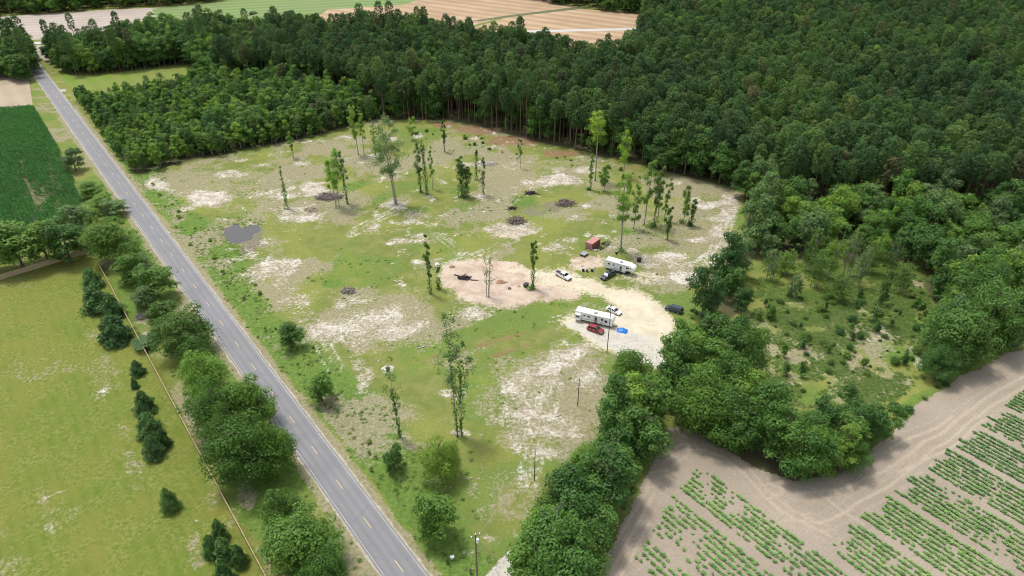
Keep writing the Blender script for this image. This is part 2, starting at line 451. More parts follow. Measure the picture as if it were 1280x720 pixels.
gt = NT("ground_cover")
gpos = gt.pos()
n_big = gt.noise(0.035, 4, 0.6, gpos)
n_mid = gt.noise(0.22, 5, 0.65, gpos, 0.4)
n_fine = gt.noise(1.1, 5, 0.75, gpos, 0.3)
n_tiny = gt.noise(4.5, 4, 0.8, gpos)
def layer(name):
    a = gt.n("ShaderNodeAttribute", attribute_name=name)
    s = gt.n("ShaderNodeSeparateColor"); gt.l(a.outputs["Color"], s.inputs[0])
    return s.outputs[0], s.outputs[1], s.outputs[2], a.outputs["Alpha"]
a_sand, a_lush, a_dry, a_yard = layer("cover_one")
a_drive, a_pink, a_straw, a_mud = layer("cover_two")
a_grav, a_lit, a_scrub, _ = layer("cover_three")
def rag(a, amt, lo=.38, hi=.62):
    """Mask a with its edge broken up by the finer noise."""
    k = gt.math('ADD', gt.math('MULTIPLY', gt.math('SUBTRACT', n_fine, 0.5), amt), gt.math('MULTIPLY', gt.math('SUBTRACT', n_mid, 0.5), amt * .8))
    k = gt.math('MULTIPLY', k, gt.step(a, 0.0, 0.42))
    return gt.step(gt.math('ADD', a, k), lo, hi)
c = gt.mix(gt.step(n_mid, .35, .68), (.118, .150, .036), (.178, .184, .062))
c = gt.mix(gt.step(n_big, .42, .62), c, gt.mix(gt.step(n_fine, .4, .6), (.155, .185, .038), (.205, .205, .065)))
mw = gt.n("ShaderNodeTexWave", wave_type='BANDS', bands_direction='X', wave_profile='SIN'); gt.l(gt.mapping(gpos, (1, 1, 1), (0, 0, math.atan2(RD.x, RD.y))), mw.inputs["Vector"]); mw.inputs["Scale"].default_value = .12; mw.inputs["Distortion"].default_value = 2.5; mw.inputs["Detail"].default_value = 3; mw.inputs["Detail Scale"].default_value = .4
mow = mw.outputs["Fac"]
c = gt.mix(rag(a_yard, .3), c, gt.mix(gt.step(n_mid, .35, .65), gt.mix(gt.math('MULTIPLY', mow, .35), gt.mix(gt.step(n_big, .42, .58), (.098, .142, .022), (.152, .158, .034)), (.170, .172, .044)), gt.mix(gt.step(n_fine, .42, .6), (.10, .14, .024), (.185, .19, .055))))
c = gt.mix(gt.math('MULTIPLY', rag(a_lush, 1.1, .34, .74), .85), c, gt.mix(gt.step(n_fine, .35, .65), (.060, .125, .022), (.125, .195, .042)))
c = gt.mix(gt.math('MULTIPLY', rag(a_dry, 1.3, .40, .70), .8), c, gt.mix(gt.step(n_fine, .35, .65), (.185, .162, .100), (.295, .258, .185)))
c = gt.mix(gt.math('MULTIPLY', rag(a_straw, 1.0), .8), c, gt.mix(n_fine, (.16, .085, .05), (.25, .145, .09)))
c = gt.mix(gt.math('MULTIPLY', rag(a_mud, .9), .8), c, gt.mix(gt.step(n_fine, .35, .65), (.11, .095, .075), (.20, .175, .15)))
sandy = gt.math('ADD', a_sand, gt.math('MULTIPLY', a_scrub, 0))
c = gt.mix(gt.math('MULTIPLY', rag(sandy, 1.7, .22, 1.0), .9), c, gt.mix(gt.step(n_mid, .38, .62), gt.mix(gt.step(n_fine, .4, .6), (.27, .232, .185), (.39, .345, .295)), gt.mix(gt.step(n_fine, .38, .62), (.40, .36, .32), (.56, .525, .48))))
c = gt.mix(rag(a_pink, 1.8, .25, .8), c, gt.mix(gt.step(n_mid, .35, .65), (.36, .275, .22), (.46, .375, .31)))
c = gt.mix(rag(a_drive, 1.5, .25, .75), c, gt.mix(gt.step(n_mid, .35, .68), (.54, .475, .375), (.43, .37, .275)))
c = gt.mix(rag(a_grav, 1.2, .25, .7), c, gt.mix(gt.step(n_mid, .38, .62), gt.mix(gt.step(n_fine, .4, .6), (.33, .31, .275), (.44, .42, .375)), (.46, .43, .37)))
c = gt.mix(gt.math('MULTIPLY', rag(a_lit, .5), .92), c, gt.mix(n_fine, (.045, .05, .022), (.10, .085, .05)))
c = gt.mix(gt.math('MULTIPLY', gt.step(n_tiny, .46, .64), .55), c, gt.mix(1.0, c, (.58, .66, .48), 'MULTIPLY'))
c = gt.mix(gt.math('MULTIPLY', gt.step(gt.noise(2.2, 3, .7, gpos), .5, .7), .4), c, gt.mix(1.0, c, (1.3, 1.25, 1.2), 'MULTIPLY'))
gt.col(c); gt.rough(.95, .1)
gt.bump(gt.math('ADD', n_fine, gt.math('MULTIPLY', n_tiny, .5)), .5, .35)

gme = np_mesh("ground", np.stack([X, Y, Z], -1), Q, mats=[gt.m], smooth=True)
def put(name, r, g, b, a=None):
    at = gme.attributes.new(name, 'FLOAT_COLOR', 'POINT')
    arr = np.stack([r, g, b, np.zeros_like(r) if a is None else a], -1).astype(np.float32)
    at.data.foreach_set("color", arr.ravel())
put("cover_one", sand, lush, dry, yard)
put("cover_two", drive, pink, straw, mud)
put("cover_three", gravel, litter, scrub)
tag(link("ground", gme), kind='structure')

# ------------------------------------------------------------------ sheets: road, markings, fields, pond
def sheet(name, pts, z, mat, kind='structure'):
    m = MB(); m.add([(p.x, p.y, z) for p in pts], [tuple(range(len(pts)))])
    o = m.build(name, mat, fix=False)
    if o.data.polygons[0].normal.z < 0: o.data.flip_normals()
    return tag(o, kind=kind)

t = NT("asphalt")
p = t.pos(); pm = t.mapping(p, (1, 1, 1), (0, 0, math.atan2(RD.x, RD.y)))
st = t.noise(0.5, 4, .6, t.mapping(pm, (1.2, .05, 1)))
c = t.mix(t.step(t.noise(.12, 5, .6, p), .35, .65), (.162, .162, .168), (.192, .192, .198))
c = t.mix(t.step(st, .4, .7), c, (.178, .178, .188))
c = t.mix(t.math('MULTIPLY', t.step(t.noise(9, 4, .8, p), .5, .8), .4), c, (.15, .15, .16))
c = t.mix(t.math('MULTIPLY', t.step(t.noise(.35, 6, .75, t.mapping(p, (1, 1, 1), (0, 0, .7)), 1.5), .60, .66), .3), c, (.17, .172, .18))
vr = t.n("ShaderNodeTexVoronoi", feature='DISTANCE_TO_EDGE'); t.l(t.mapping(pm, (.22, .11, 1)), vr.inputs["Vector"]); vr.inputs["Scale"].default_value = 1.0
c = t.mix(t.math('MULTIPLY', t.step(vr.outputs["Distance"], .012, .002), .3), c, (.10, .10, .105))
lane = t.n("ShaderNodeTexWave", wave_type='BANDS', bands_direction='X', wave_profile='SIN'); t.l(pm, lane.inputs["Vector"]); lane.inputs["Scale"].default_value = .186; lane.inputs["Distortion"].default_value = .3
c = t.mix(t.math('MULTIPLY', lane.outputs["Fac"], .5), c, (.135, .135, .142))
t.col(c); t.rough(.85, .3); t.bump(t.noise(14, 3, .7, p), .3, .02)
asphalt = t.m
t = NT("white_road_paint"); n_ = t.noise(2.5, 5, .8, t.pos())
t.col(t.mix(t.step(n_, .42, .6), (.40, .40, .39), (.25, .25, .255))); t.rough(.7); white_paint = t.m
t = NT("yellow_road_paint"); n_ = t.noise(2.5, 5, .8, t.pos())
t.col(t.mix(t.step(n_, .35, .7), (.62, .44, .16), (.40, .34, .22))); t.rough(.7); yellow_paint = t.m
t = NT("sandy_shoulder"); n_ = t.noise(1.2, 5, .7, t.pos())
t.col(t.mix(t.step(n_, .35, .65), (.36, .33, .27), (.24, .21, .15))); t.rough(.95); shoulder = t.m

def strip(name, w0, w1, u0, u1, z, mat, jag=0.0, n=90, seed=1):
    r = random.Random(seed); m = MB(); vs = []; fs = []
    for i in range(n + 1):
        u = u0 + (u1 - u0) * i / n
        vs += [uw(u, w0 + r.uniform(-jag, jag), z), uw(u, w1 + r.uniform(-jag, jag), z)]
        if i: fs.append((2 * i - 2, 2 * i - 1, 2 * i + 1, 2 * i))
    m.add(vs, fs); o = m.build(name, mat, fix=False)
    if o.data.polygons[0].normal.z < 0: o.data.flip_normals()
    return tag(o, kind='structure')
U0, U1 = -330, 399
strip("road_shoulder", -3.9, 3.9, U0, U1, .06, shoulder, .22, 330)
strip("road", -3.45, 3.45, U0, U1, .085, asphalt, .03, 200)
strip("road_edge_line_marking", -3.13, -3.0, U0, U1 - 4, .10, white_paint, .012, 300, 2)
strip("road_edge_line_marking", 3.0, 3.13, U0, U1 - 4, .10, white_paint, .012, 300, 3)
m = MB()
for k in range(-18, 40):
    u = -86 + 12.45 * k
    m.add([uw(u - 1.6, .04, .10), uw(u + 1.6, .04, .10), uw(u + 1.6, .17, .10), uw(u - 1.6, .17, .10)], [(0, 3, 2, 1)])
tag(m.build("road_centre_line_marking", yellow_paint), kind='structure')
# the cross road at the far end
a, b = gp(-260, 61), gp(1150, 28)
dv = (b - a).normalized(); nv = Vector((-dv.y, dv.x, 0))
t = NT("pale_road"); t.col(t.mix(t.noise(.3, 4, .6, t.pos()), (.33, .32, .31), (.42, .41, .39))); t.rough(.9); pale_road = t.m
sheet("cross_road", [a - nv * 3.6, b - nv * 3.6, b + nv * 3.6, a + nv * 3.6], .11, pale_road)

def field_mat(name, c0, c1, direction, spacing, amount=.5, big=.02):
    t = NT(name); p = t.pos()
    ang = math.atan2(direction.y, direction.x)
    q = t.mapping(p, (1, 1, 1), (0, 0, -ang))
    w = t.n("ShaderNodeTexWave", wave_type='BANDS', bands_direction='Y', wave_profile='SIN')
    t.l(q, w.inputs["Vector"]); w.inputs["Scale"].default_value = 2 * math.pi / spacing / 20 ; w.inputs["Distortion"].default_value = 1.2; w.inputs["Detail"].default_value = 3; w.inputs["Detail Scale"].default_value = .8
    c = t.mix(t.math('MULTIPLY', w.outputs["Fac"], amount), c0, c1)
    c = t.mix(t.math('MULTIPLY', t.step(t.noise(big, 5, .65, p), .35, .68), .55), c, [x * .8 for x in c1])
    c = t.mix(t.math('MULTIPLY', t.step(t.noise(.7, 4, .7, p), .45, .7), .3), c, [x * .75 for x in c0])
    t.col(c); t.rough(.95, .1)
    return t.m
row_d = (gp(640, 17) - gp(535, 3)).normalized()
stubble = field_mat("wheat_stubble", (.38, .285, .185), (.285, .195, .12), row_d, 15, .9)
pale_soil = field_mat("pale_soil", (.36, .315, .27), (.30, .255, .22), (gp(200, 25) - gp(20, 34)).normalized(), 11, .8)
tan_soil = field_mat("tan_soil", (.34, .275, .20), (.28, .22, .16), RD, 8, .5)
green_crop = field_mat("young_green_crop", (.105, .185, .05), (.20, .235, .11), (gp(400, 8) - gp(230, 18)).normalized(), 14, .8)
sheet("far_pale_field", [gp(*q) for q in [(-320,36),(0,21),(60,17),(140,12),(212,9),(208,17),(160,32),(90,47),(40,50),(-320,58)]], .05, pale_soil)
sheet("far_green_field", [gp(*q) for q in [(190,11),(250,5),(330,-4),(560,-16),(540,2),(505,6),(420,12),(395,16),(320,30),(200,30)]], .06, green_crop)
sheet("far_stubble_field", [gp(*q) for q in [(395,22),(410,12),(505,6),(560,-14),(600,-18),(720,9),(640,19),(560,40),(400,34)]], .07, stubble)
sheet("stubble_field", [gp(*q) for q in [(640,20),(722,11.5),(800,16),(850,17),(850,60),(700,60),(560,44)]], .08, stubble)
sheet("field_margin", [gp(*q) for q in [(640,18.6),(720,8.8),(740,10),(722,11.7),(640,21.2),(600,27),(590,26)]], .09, plain("margin_grass", (.10, .11, .045), .95, dirt=.4, scale=.2))
sheet("roadside_field", [gp(*q) for q in [(35,57),(56,56.5),(66,76),(62,80),(50,72),(44,62)]], .05, pale_soil)
sheet("left_tan_field", [gp(*q) for q in [(-200,96),(0,92),(36,100),(41,131),(0,137.5),(-200,150)]], .05, tan_soil)
sheet("grass_opening", [gp(*q) for q in [(66,86),(95,96),(180,88),(240,80),(275,90),(250,98),(180,102),(120,112),(95,118)]], .05, field_mat("meadow_grass", (.12, .19, .03), (.19, .20, .06), RD, 9, .5))
# driveway stub to the grass opening
sheet("concrete_apron", [gp(*q) for q in [(75,112.4),(82,112.2),(83,114.2),(76.5,114.6)]], .10, pale_road)

t = NT("pond_water"); t.col((.045, .041, .036)); t.rough(.04, .5); t.bump(t.noise(1.4, 3, .6, t.pos()), .05, .05); water = t.m
po = []
for k in range(40):
    a = 2 * math.pi * k / 40
    r = 1 + .16 * math.sin(3 * a + 1) + .1 * math.sin(5 * a)
    po.append(gp(300 + 34 * math.cos(a), 290 + 20 * math.sin(a)))
sheet("pond", po, -.30, water)
# ------------------------------------------------------------------ leaves, trunks and crowns
TAU = 2 * math.pi
def rdirs(r, n, zmin=-1.0):
    z = r.uniform(zmin, 1, n); a = r.uniform(0, TAU, n); k = np.sqrt(1 - z * z)
    return np.stack([k * np.cos(a), k * np.sin(a), z], -1)
def unit(v): return v / np.maximum(np.linalg.norm(v, axis=-1, keepdims=True), 1e-6)

def leaf_faces(r, c, nrm, size, slim=.62):
    """One diamond of leaves at every point c, facing about nrm."""
    n = len(c)
    nrm = unit(nrm + r.normal(0, .42, (n, 3)))
    t = unit(np.cross(nrm, unit(r.normal(0, 1, (n, 3))))); b = np.cross(nrm, t)
    s = (size * r.uniform(.65, 1.3, n))[:, None]
    lift = nrm * s * .18
    V = np.stack([c + t * s, c + b * s * slim + lift, c - t * s, c - b * s * slim + lift], 1).reshape(-1, 3)
    return V, np.arange(4 * n).reshape(n, 4)

def needle_faces(r, c, d, length, wide):
    """Narrow sprays starting at c and reaching along d."""
    n = len(c)
    side = unit(np.cross(d, unit(r.normal(0, 1, (n, 3)))))
    L = (length * r.uniform(.7, 1.2, n))[:, None]
    V = np.stack([c, c + d * L * .55 + side * wide, c + d * L, c + d * L * .55 - side * wide], 1).reshape(-1, 3)
    return V, np.arange(4 * n).reshape(n, 4)

def join_faces(parts):
    V, Q, b = [], [], 0
    for v, q in parts:
        V.append(v); Q.append(q + b); b += len(v)
    return np.concatenate(V), np.concatenate(Q)

def lobed_crown(r, R, z0, z1, lobes=15, per=200, leaf=.38, bottom=-.35, gap=.0):
    """Broadleaf crown: uneven lobes of leaf sprays round a centre."""
    zc, hz = (z0 + z1) / 2, (z1 - z0) / 2
    d = rdirs(r, lobes, bottom)
    out = []
    for i in range(lobes):
        rl = R * r.choice([.16, .22, .30, .42]) * r.uniform(.85, 1.15)
        k = r.uniform(.45, 1.04)
        cc = np.array([d[i, 0] * (R - rl * .8) * k * 1.2, d[i, 1] * (R - rl * .8) * k * 1.2, zc + d[i, 2] * (hz - rl * .6) * k * 1.15])
        n = int(per * (rl / (R * .32)) ** 2)
        q = rdirs(r, n, -.6)
        st = np.array([r.uniform(.8, 1.35), r.uniform(.8, 1.35), r.uniform(.6, .95)])
        rad = rl * np.clip(r.normal(.92, .2, n), .35, 1.5)[:, None] * (1 + .22 * np.sin(q[:, :1] * 6 + i) * np.cos(q[:, 1:2] * 5 - i))
        pos = cc + q * rad * st; pos[:, 2] = np.maximum(pos[:, 2], .15 + .3 * r.random(n))
        out.append(leaf_faces(r, pos, q + np.array([0, 0, .6]), leaf))
    n = int(per * 1.6)
    q = rdirs(r, n)
    out.append(leaf_faces(r, np.array([0, 0, zc]) + q * np.array([R * .62, R * .62, hz * .7]) * r.uniform(.6, 1, n)[:, None], q + np.array([0, 0, .4]), leaf))
    return join_faces(out)

def pine_crown(r, R, z0, z1, tufts=52, per=17):
    out = []
    ph = r.uniform(0, TAU, 3)
    for i in range(tufts):
        f = (i + r.random()) / tufts
        z = z1 - (z1 - z0) * f ** 1.2
        a = i * 2.399 + r.uniform(-.5, .5)
        env = R * min(1.0, (.16 + 1.0 * f ** .5)) * (1 - .5 * max(0, f - .55) / .45) * (1 + .2 * math.sin(2 * a + ph[0]) + .14 * math.sin(3 * a + ph[1] + z))
        rr = env * math.sqrt(r.uniform(.22, 1.0))
        c = np.array([rr * math.cos(a), rr * math.sin(a), z + r.uniform(-.4, .4)])
        d = unit(rdirs(r, per, -.5) + np.array([math.cos(a) * .3, math.sin(a) * .3, .3]))
        ts = r.uniform(.45, .8)
        k = int(per * .7)
        out.append(leaf_faces(r, c + d[:k] * ts * r.uniform(.75, 1.1, k)[:, None], d[:k] + np.array([0, 0, .45]), .29, .40))
        out.append(needle_faces(r, c + d[k:] * .2, d[k:], ts * 1.35, .09))
    return join_faces(out)

def cone_crown(r, R, z0, z1, n=900, leaf=.3, power=.85, droop=0.1):
    f = r.random(n) ** .62
    z = z1 - (z1 - z0) * f
    a = r.uniform(0, TAU, n)
    lump = 1 + .22 * np.sin(3 * a + z * 2.3) + .16 * np.sin(5 * a - z * 3.1)
    rad = R * f ** power * lump * r.uniform(.62, 1.05, n)
    rad = np.where(f > .9, rad * .85, rad)
    c = np.stack([rad * np.cos(a), rad * np.sin(a), z], -1)
    nrm = np.stack([np.cos(a), np.sin(a), .55 + 0 * a], -1)
    return leaf_faces(r, c, nrm, leaf)

def column_leaves(r, x, y, z0, z1, rad, n, leaf=.3):
    """Ivy and shoots clothing a stem."""
    z = r.uniform(z0, z1, n); a = r.uniform(0, TAU, n)
    k = rad * (.55 + .6 * r.random(n)) * (1 + .35 * np.sin(z * 1.7 + 2) + .2 * np.sin(z * 4.1))
    c = np.stack([x + k * np.cos(a), y + k * np.sin(a), z], -1)
    return leaf_faces(r, c, np.stack([np.cos(a), np.sin(a), .35 + 0 * a], -1), leaf)

def blob_leaves(r, c, rx, rz, n, leaf=.32):
    d = rdirs(r, n, -.8)
    p = np.array(c) + d * np.array([rx, rx, rz]) * r.uniform(.35, 1.05, n)[:, None] * (1 + .3 * np.sin(d[:, :1] * 5 + d[:, 1:2] * 4))
    return leaf_faces(r, p, d + np.array([0, 0, .4]), leaf)

def trunk_parts(r, h, rb, lean=.02, limbs=0, reach=3.0, first=.35, n=6, rt=None, top=.92):
    m = MB()
    dx, dy = r.normal(0, lean) * h, r.normal(0, lean) * h
    ks = [0, .04, .3, .6, top]
    pts = [(dx * k, dy * k, h * k) for k in ks]
    rt = rb * .22 if rt is None else rt
    m.tube(pts, [rb * 1.35, rb, rb * .8, rb * .55, rt], n)
    for i in range(limbs):
        k = first + (top - .08 - first) * (i + r.random()) / max(limbs, 1)
        a = i * 2.4 + r.uniform(0, .8)
        L = reach * r.uniform(.7, 1.1) * (1.15 - k * .6)
        p0 = Vector((dx * k, dy * k, h * k))
        p1 = p0 + Vector((math.cos(a) * L * .55, math.sin(a) * L * .55, L * .35))
        p2 = p0 + Vector((math.cos(a) * L, math.sin(a) * L, L * .8))
        m.tube([p0, p1, p2], [rb * .42, rb * .28, rb * .1], 5)
    return m

def mb_mesh(m, name, mat):
    me = bpy.data.meshes.new(name); me.from_pydata(m.V, [], m.F)
    for p in me.polygons: p.use_smooth = True
    me.materials.append(mat); return me

def vq_mesh(vq, name, mat): return np_mesh(name, vq[0], vq[1], mats=[mat])

bark_pine = plain("pine_bark", (.16, .105, .075), .95, dirt=.45, scale=1.5)
bark_grey = plain("grey_bark", (.30, .28, .245), .95, dirt=.4, scale=1.5)
bark_brown = plain("brown_bark", (.13, .105, .08), .95, dirt=.4, scale=1.5)
L_PINE = leaf_mat("pine_needles", [(0, (.045, .106, .040)), (.35, (.058, .130, .044)), (.7, (.078, .154, .048)), (.93, (.102, .178, .054)), (1, (.100, .106, .058))], .25, .22, .45)
L_OAK = leaf_mat("oak_leaves", [(0, (.060, .140, .026)), (.5, (.078, .168, .030)), (1, (.102, .20, .036))], .35, .22, .55)
L_MIX = leaf_mat("hardwood_leaves", [(0, (.052, .130, .032)), (.45, (.074, .168, .037)), (.8, (.104, .208, .042)), (1, (.160, .275, .048))], .35, .22, .5)
L_LIME = leaf_mat("lime_leaves", [(0, (.19, .32, .05)), (1, (.24, .36, .06))], .4, .2, .7)
L_MID = leaf_mat("mid_leaves", [(0, (.120, .235, .044)), (1, (.160, .285, .052))], .4, .2, .7)
L_CEDAR = leaf_mat("cedar_sprays", [(0, (.062, .145, .044)), (1, (.082, .172, .050))], .3, .25, .8)
L_IVY = leaf_mat("ivy_leaves", [(0, (.066, .148, .030)), (1, (.090, .185, .036))], .35, .25, .9)
L_GREY = leaf_mat("greyish_leaves", [(0, (.092, .175, .066)), (1, (.118, .20, .082))], .35, .2, .7)
L_WEED = leaf_mat("weed_leaves", [(0, (.12, .225, .040)), (.5, (.165, .27, .058)), (1, (.25, .30, .105))], .4, .2, .9)
L_CROP = leaf_mat("crop_leaves", [(0, (.14, .28, .095)), (1, (.20, .36, .125))], .35, .2, 1.2)
L_CORN = leaf_mat("corn_leaves", [(0, (.038, .150, .036)), (1, (.055, .185, .044))], .3, .2, .5)

# ------------------------------------------------------------------ scattering
def fill(poly, gap, seed, jitter=.42):
    r = np.random.default_rng(seed)
    xs = [p.x for p in poly]; ys = [p.y for p in poly]
    a, b = np.meshgrid(np.arange(min(xs), max(xs), gap), np.arange(min(ys), max(ys), gap * .9), indexing='ij')
    a = a + (np.arange(a.shape[1]) % 2)[None, :] * gap * .5
    x = (a + r.uniform(-jitter, jitter, a.shape) * gap).ravel(); y = (b + r.uniform(-jitter, jitter, a.shape) * gap).ravel()
    k = contains(poly, x, y)
    return x[k], y[k]

def in_frame(x, y, pad=20, ztop_=0):
    px, py = to_px(np.asarray(x), np.asarray(y))
    return (px > -pad) & (px < 1280 + pad) & (py > -pad) & (py < 720 + 60)

def scatter(name, pts, scl, rot, pick, protos, kind='stuff'):
    """ONE object that shows a plant at each point (for what nobody could count)."""
    me = bpy.data.meshes.new(name)
    pts = np.asarray(pts, np.float32)
    me.vertices.add(len(pts)); me.vertices.foreach_set("co", pts.ravel())
    for nm, ty, arr, f in (("plant_scale", 'FLOAT_VECTOR', scl, "vector"), ("plant_turn", 'FLOAT_VECTOR', rot, "vector"), ("plant_pick", 'INT', pick, "value")):
        at = me.attributes.new(nm, ty, 'POINT'); at.data.foreach_set(f, np.asarray(arr).astype(np.int32 if ty == 'INT' else np.float32).ravel())
    o = link(name, me)
    ng = bpy.data.node_groups.new(name + "_spread", 'GeometryNodeTree')
    ng.interface.new_socket("Geometry", in_out='INPUT', socket_type='NodeSocketGeometry')
    ng.interface.new_socket("Geometry", in_out='OUTPUT', socket_type='NodeSocketGeometry')
    gi, go = ng.nodes.new("NodeGroupInput"), ng.nodes.new("NodeGroupOutput")
    jn = ng.nodes.new("GeometryNodeJoinGeometry")
    for pr in reversed(protos):
        oi = ng.nodes.new("GeometryNodeObjectInfo"); oi.inputs["Object"].default_value = pr; oi.inputs["As Instance"].default_value = True
        ng.links.new(oi.outputs["Geometry"], jn.inputs[0])
    ip = ng.nodes.new("GeometryNodeInstanceOnPoints"); ip.inputs["Pick Instance"].default_value = True
    ng.links.new(gi.outputs[0], ip.inputs["Points"]); ng.links.new(jn.outputs[0], ip.inputs["Instance"])
    for nm, dt, sock in (("plant_scale", 'FLOAT_VECTOR', "Scale"), ("plant_turn", 'FLOAT_VECTOR', "Rotation"), ("plant_pick", 'INT', "Instance Index")):
        na = ng.nodes.new("GeometryNodeInputNamedAttribute"); na.data_type = dt; na.inputs["Name"].default_value = nm
        ng.links.new(na.outputs["Attribute"], ip.inputs[sock])
    ng.links.new(ip.outputs[0], go.inputs[0])
    md = o.modifiers.new("spread", 'NODES'); md.node_group = ng
    return tag(o, kind=kind)

def proto(name, trunk_me, crown_me):
    """Trunk and crown meshes as one unlinked object for scatter()."""
    va = [v.co[:] for v in trunk_me.vertices]; vb = [v.co[:] for v in crown_me.vertices]
    fa = [tuple(p.vertices) for p in trunk_me.polygons]; k = len(va)
    fb = [tuple(i + k for i in p.vertices) for p in crown_me.polygons]
    me = bpy.data.meshes.new(name); me.from_pydata(va + vb, [], fa + fb)
    me.materials.append(trunk_me.materials[0]); me.materials.append(crown_me.materials[0])
    me.polygons.foreach_set("material_index", np.array([0] * len(fa) + [1] * len(fb), np.int32))
    return bpy.data.objects.new(name, me)

def plant(name, trunk_me, crown_me, x, y, s, rz, label, cat, group, sz=None, z=0.0, crown_name="crown", trunk_name="trunk"):
    e = empty(name, (x, y, z), rz, label, cat, group)
    e.scale = (s, s, sz or s)
    if trunk_me: link(trunk_name, trunk_me, e)
    if crown_me: link(crown_name, crown_me, e)
    return e

rg = np.random.default_rng(11)
PINES = []
for k in range(11):
    h = 24 + rg.uniform(-3, 3)
    PINES.append((mb_mesh(trunk_parts(rg, h, .24, .008, 5, 2.6, .5, 6), "trunk", bark_pine), vq_mesh(pine_crown(rg, rg.uniform(2.7, 3.3), h * rg.uniform(.54, .64), h, 100, 22), "crown", L_PINE), h))
HARD = []
for k in range(9):
    h = 15 + rg.uniform(-1.5, 1.5); R = rg.uniform(3.9, 4.7)
    HARD.append((mb_mesh(trunk_parts(rg, h, .26, .02, 6, 3.2, .3), "trunk", bark_brown), vq_mesh(lobed_crown(rg, R, h * .04, h, 34, 170, .29, -.8), "crown", L_MIX), h))
OAKS = []
for k in range(7):
    h = 13 + rg.uniform(-1, 1); R = rg.uniform(5.4, 6.2)
    OAKS.append((mb_mesh(trunk_parts(rg, h, .35, .02, 7, 4.5, .22), "trunk", bark_brown), vq_mesh(lobed_crown(rg, R, h * .02, h, 46, 330, .22, -.8), "crown", L_OAK), h))
HARD_PALE = []
for t_, c_, h_ in HARD[:4]:
    c2 = c_.copy(); c2.materials.clear(); c2.materials.append(L_GREY); HARD_PALE.append((t_, c2, h_))
YOUNGS = []
for k in range(9):
    h = 11 + rg.uniform(-1, 1)
    vq = cone_crown(rg, rg.uniform(2.1, 2.6), h * .03, h, 1700, .27, .5) if k < 0 else lobed_crown(rg, rg.uniform(1.9, 3.0), h * .04, h * rg.uniform(.85, 1.1), 22, 125, .25, -.8)
    YOUNGS.append((mb_mesh(trunk_parts(rg, h, .14, .02, 3, 1.4, .3, 5), "trunk", bark_grey), vq_mesh(vq, "crown", L_MIX if k % 3 else L_MID), h))
YPINES = []
for k in range(3):
    h = 10.5
    YPINES.append((mb_mesh(trunk_parts(rg, h, .14, .01, 3, 1.4, .4, 5), "trunk", bark_pine), vq_mesh(pine_crown(rg, 2.2, h * .08, h, 70, 15), "crown", L_PINE), h))
CEDARS = []
for k in range(4):
    h = 4.6 + rg.uniform(-.4, .4)
    CEDARS.append((mb_mesh(trunk_parts(rg, h, .1, .01, 0, 1, .3, 5), "trunk", bark_brown), vq_mesh(cone_crown(rg, rg.uniform(1.25, 1.5), .12, h, 2600, .14, .62), "crown", L_CEDAR), h))
BUSHES = []
for k in range(6):
    BUSHES.append(vq_mesh(join_faces([blob_leaves(rg, (rg.uniform(-.5, .5), rg.uniform(-.5, .5), rg.uniform(.4, .9)), rg.uniform(.5, .9), rg.uniform(.5, .9), 120, .13) for _ in range(5)]), "foliage", [L_WEED, L_MIX, L_OAK][k % 3]))
TUFTS = []
for k in range(6):
    n = 30
    q = rdirs(rg, n, 0.05)
    c = q * np.array([.55, .55, .34]) * rg.uniform(.3, 1.1, n)[:, None]
    me = vq_mesh(leaf_faces(rg, c, q * .6 + np.array([0, 0, 1.0]), .17, .5), "tuft", L_WEED); TUFTS.append(bpy.data.objects.new("tuft", me))
# ------------------------------------------------------------------ the woods
BIG_LATER = []
def turn(n, seed):
    r = np.random.default_rng(seed)
    z = np.zeros((n, 3)); z[:, 2] = r.uniform(0, TAU, n); return z

def wood(name, x, y, kinds, seed, smin, smax, n_single, single, size=None):
    """Nearest trees of the frame stand as things; the mass behind them is one object."""
    r = np.random.default_rng(seed)
    kind = r.random(len(x))
    s = r.uniform(smin, smax, len(x)) * (1 if size is None else size); sz = s * r.uniform(.86, 1.14, len(x)); rot = r.uniform(0, TAU, len(x))
    order = np.argsort(x * x + y * y)
    cum = np.cumsum([k[1] for k in kinds]); cls = np.searchsorted(cum / cum[-1], kind)
    left = [n_single[i] for i in range(len(kinds))]
    vis = in_frame(x, y)
    rest = []
    for i in order:
        c = int(min(cls[i], len(kinds) - 1))
        if left[c] > 0 and vis[i]:
            left[c] -= 1
            nm, lab, cat, grp = single[c]
            t, cr, h = kinds[c][0][int(r.integers(len(kinds[c][0])))]
            plant(nm, t, cr, x[i], y[i], s[i], rot[i], lab, cat, grp, sz[i])
        else: rest.append(i)
    allp, base = [], []
    for ks, _ in kinds:
        base.append(len(allp)); allp += [proto(name, t, c) for t, c, h in ks]
    if not rest: return
    rest = np.array(rest)
    pick = [base[int(min(cls[i], len(kinds) - 1))] + int(r.integers(len(kinds[int(min(cls[i], len(kinds) - 1))][0]))) for i in rest]
    z = np.zeros((len(rest), 3)); z[:, 2] = rot[rest]
    o = scatter(name, np.stack([x[rest], y[rest], 0 * x[rest]], -1), np.stack([s[rest], s[rest], sz[rest]], -1), z, pick, allp)
    print(name, len(x), "rest", len(rest))
    return o

fx, fy = fill(FOREST, 4.45, 21)
